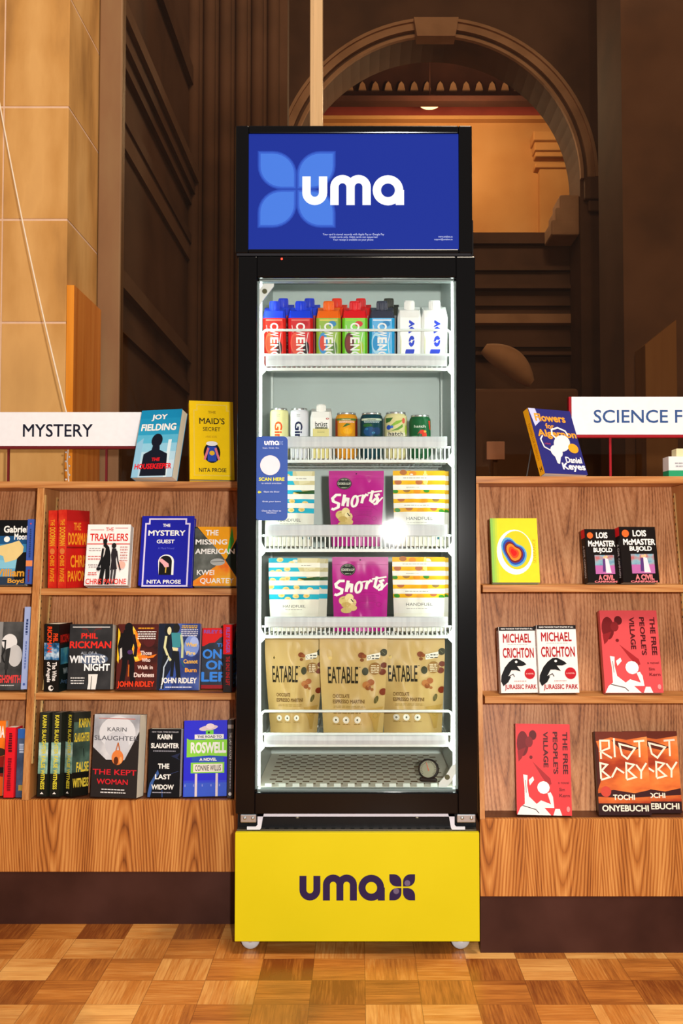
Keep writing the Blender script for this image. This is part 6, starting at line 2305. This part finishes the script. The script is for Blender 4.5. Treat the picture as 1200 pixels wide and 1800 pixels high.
def art_eatable(A):
    A.rect(0.0, 0.0, 1.0, 0.015, '#a8883c')
    A.ell(0.155, 0.235, 0.03, None, '#d8bc70')
    A.poly([(0.135, 0.235), (0.155, 0.215), (0.175, 0.235), (0.165, 0.25), (0.145, 0.25)], '#6a5428')
    A.text('EATABLE', 0.115, 0.325, 0.575, 0.50, '#28220e', 0.016)
    A.rect(0.585, 0.328, 0.61, 0.334, '#28220e')
    A.text('CHOCOLATE', 0.18, 0.612, 0.44, 0.652, '#6c4c1c', 0.03)
    A.text('ESPRESSO MARTINI', 0.18, 0.668, 0.68, 0.708, '#6c4c1c', 0.03)
    A.lines(0.18, 0.732, 0.70, 2, 0.015, 0.007, '#a08444')
    A.lines(0.18, 0.80, 0.62, 1, 0.02, 0.014, '#8a6c30')
    for (cx, cy, r, c) in ((0.62, 0.205, 0.05, '#7c3c18'), (0.66, 0.215, 0.035, '#904c20'), (0.63, 0.255, 0.03, '#7c4820'), (0.96, 0.31, 0.05, '#6a2c14'), (0.94, 0.38, 0.055, '#70301a'), (0.70, 0.515, 0.06, '#b07038'), (0.77, 0.49, 0.055, '#a05c2c'), (0.73, 0.545, 0.045, '#8c4c20'), (0.79, 0.565, 0.026, '#9c6028'), (0.965, 0.59, 0.06, '#7a3018')):
        A.ell(cx, cy, r, r * A.a * 0.9, c)
    A.ell(0.95, 0.175, 0.055, 0.04, '#3a3a24', rot=30)
    A.line([(0.92, 0.16), (0.97, 0.19)], 0.008, '#6c6c48')
    A.poly([(0.70, 0.205), (0.90, 0.175), (0.90, 0.225), (0.86, 0.245), (0.70, 0.262)], '#f0ecdc')
    A.line([(0.735 + 0.022 * cos(2 * pi * k / 12), 0.228 + 0.022 * A.a * sin(2 * pi * k / 12)) for k in range(12)], 0.008, '#606858', True)
    A.lines(0.77, 0.205, 0.89, 1, 0.02, 0.012, '#303430')
    A.lines(0.77, 0.235, 0.89, 1, 0.02, 0.010, '#303430')
    A.ell(0.68, 0.375, 0.05, 0.042, '#3a3a22')
    A.ell(0.825, 0.345, 0.095, None, '#946c38', n=26)
    A.lines(0.76, 0.31, 0.89, 5, 0.018, 0.009, '#e8dcb8')
    A.ell(0.86, 0.67, 0.032, 0.042, '#5c5428', rot=20)
    A.line([(0.85, 0.645), (0.87, 0.695)], 0.006, '#8c8450')
    A.poly([(0.70, 0.765), (0.98, 0.745), (0.92, 0.86), (0.90, 1.0), (0.85, 1.0), (0.81, 0.90)], '#b4924a')
    A.line([(0.86 + 0.04 * cos(2 * pi * k / 12), 0.835 + 0.04 * A.a * sin(2 * pi * k / 12)) for k in range(12)], 0.005, '#7c7838', True)
    for i, cx in enumerate((0.22, 0.385, 0.57)):
        A.ell(cx, 0.877, 0.052, None, '#f0ecdc')
        A.line([(cx + 0.042 * cos(2 * pi * k / 14), 0.877 + 0.042 * A.a * sin(2 * pi * k / 14)) for k in range(14)], 0.004, '#a0a088', True)
        A.ell(cx, 0.877, 0.018, 0.012, '#5c6050')
        A.lines(cx - 0.06, 0.918, cx + 0.07, 1, 0.02, 0.007, '#8c7038')


GOLD = mottled(('#b89a5c', '#c4a668', '#ccb074'), scale=5, rough=0.34)
pouch('gold snack pouch at the left, partly behind the middle gold pouch', 463, 567, 1121, zs5, 2.620, 0.055, GOLD, art_eatable, G5, 0.78, 2.0, 0.0022, 11, fit=0.93)
pouch('gold snack pouch in the middle, in front of the other two', 560, 681, 1122, zs5, 2.578, 0.060, GOLD, art_eatable, G5, 0.86, 3.0, 0.0022, 12, fit=0.93)
pouch('gold snack pouch at the right, its left edge behind the middle one', 668, 784, 1120, zs5, 2.632, 0.055, GOLD, art_eatable, G5, 0.88, 2.0, 0.0022, 13, fit=0.93)

# ---- dial thermometer on the fridge floor
TY = 2.595
tx = X(752, TY, 0.40)
th = thing('thermometer', 'round black dial thermometer standing on the fridge floor', 'thermometer', (tx, TY, IFLOOR + 0.004), (radians(-18), 0, radians(-12)))
m = MB()
m.box(-0.022, 0.022, -0.006, 0.016, 0.002, 0.012, BLACK_M, 0.003)
m.box(-0.012, 0.012, 0.0, 0.010, 0.008, 0.02, BLACK_M, 0.002)
m.build('foot', th)
m = MB()
m.lathe([(0.0, -0.010), (0.024, -0.010), (0.0265, -0.006), (0.0265, 0.006), (0.0245, 0.009), (0.022, 0.009), (0.0215, 0.006)], BLACK_M, (0, 0, 0.033), 30, 'Y', caps=False)
m.build('case', th)
m = MB()
m.lathe([(0.0, 0.0061), (0.0216, 0.0061)], ink('#8c8874', 0.5), (0, 0, 0.033), 30, 'Y', False, caps=False)
for k in range(21):
    a = radians(-40 + 13 * k)
    q = Vector((cos(a), 0, sin(a)))
    c = Vector((0, -0.0064, 0.033)) + q * 0.018
    n = Vector((-q.z, 0, q.x)) * 0.0006
    m.add([c - q * 0.002 - n, c + q * 0.002 - n, c + q * 0.002 + n, c - q * 0.002 + n], [(0, 1, 2, 3)], ink('#404038'))
m.build('dial', th)
m = MB()
m.prism([(-0.001, -0.005), (0.001, -0.005), (0.0005, 0.016), (-0.0005, 0.016)], lambda a, c, d: (a * 0.9 - c * 0.35, -0.0066 - d, 0.033 + c), 0, 0.0005, ink('#d84830'))
m.build('needle', th)
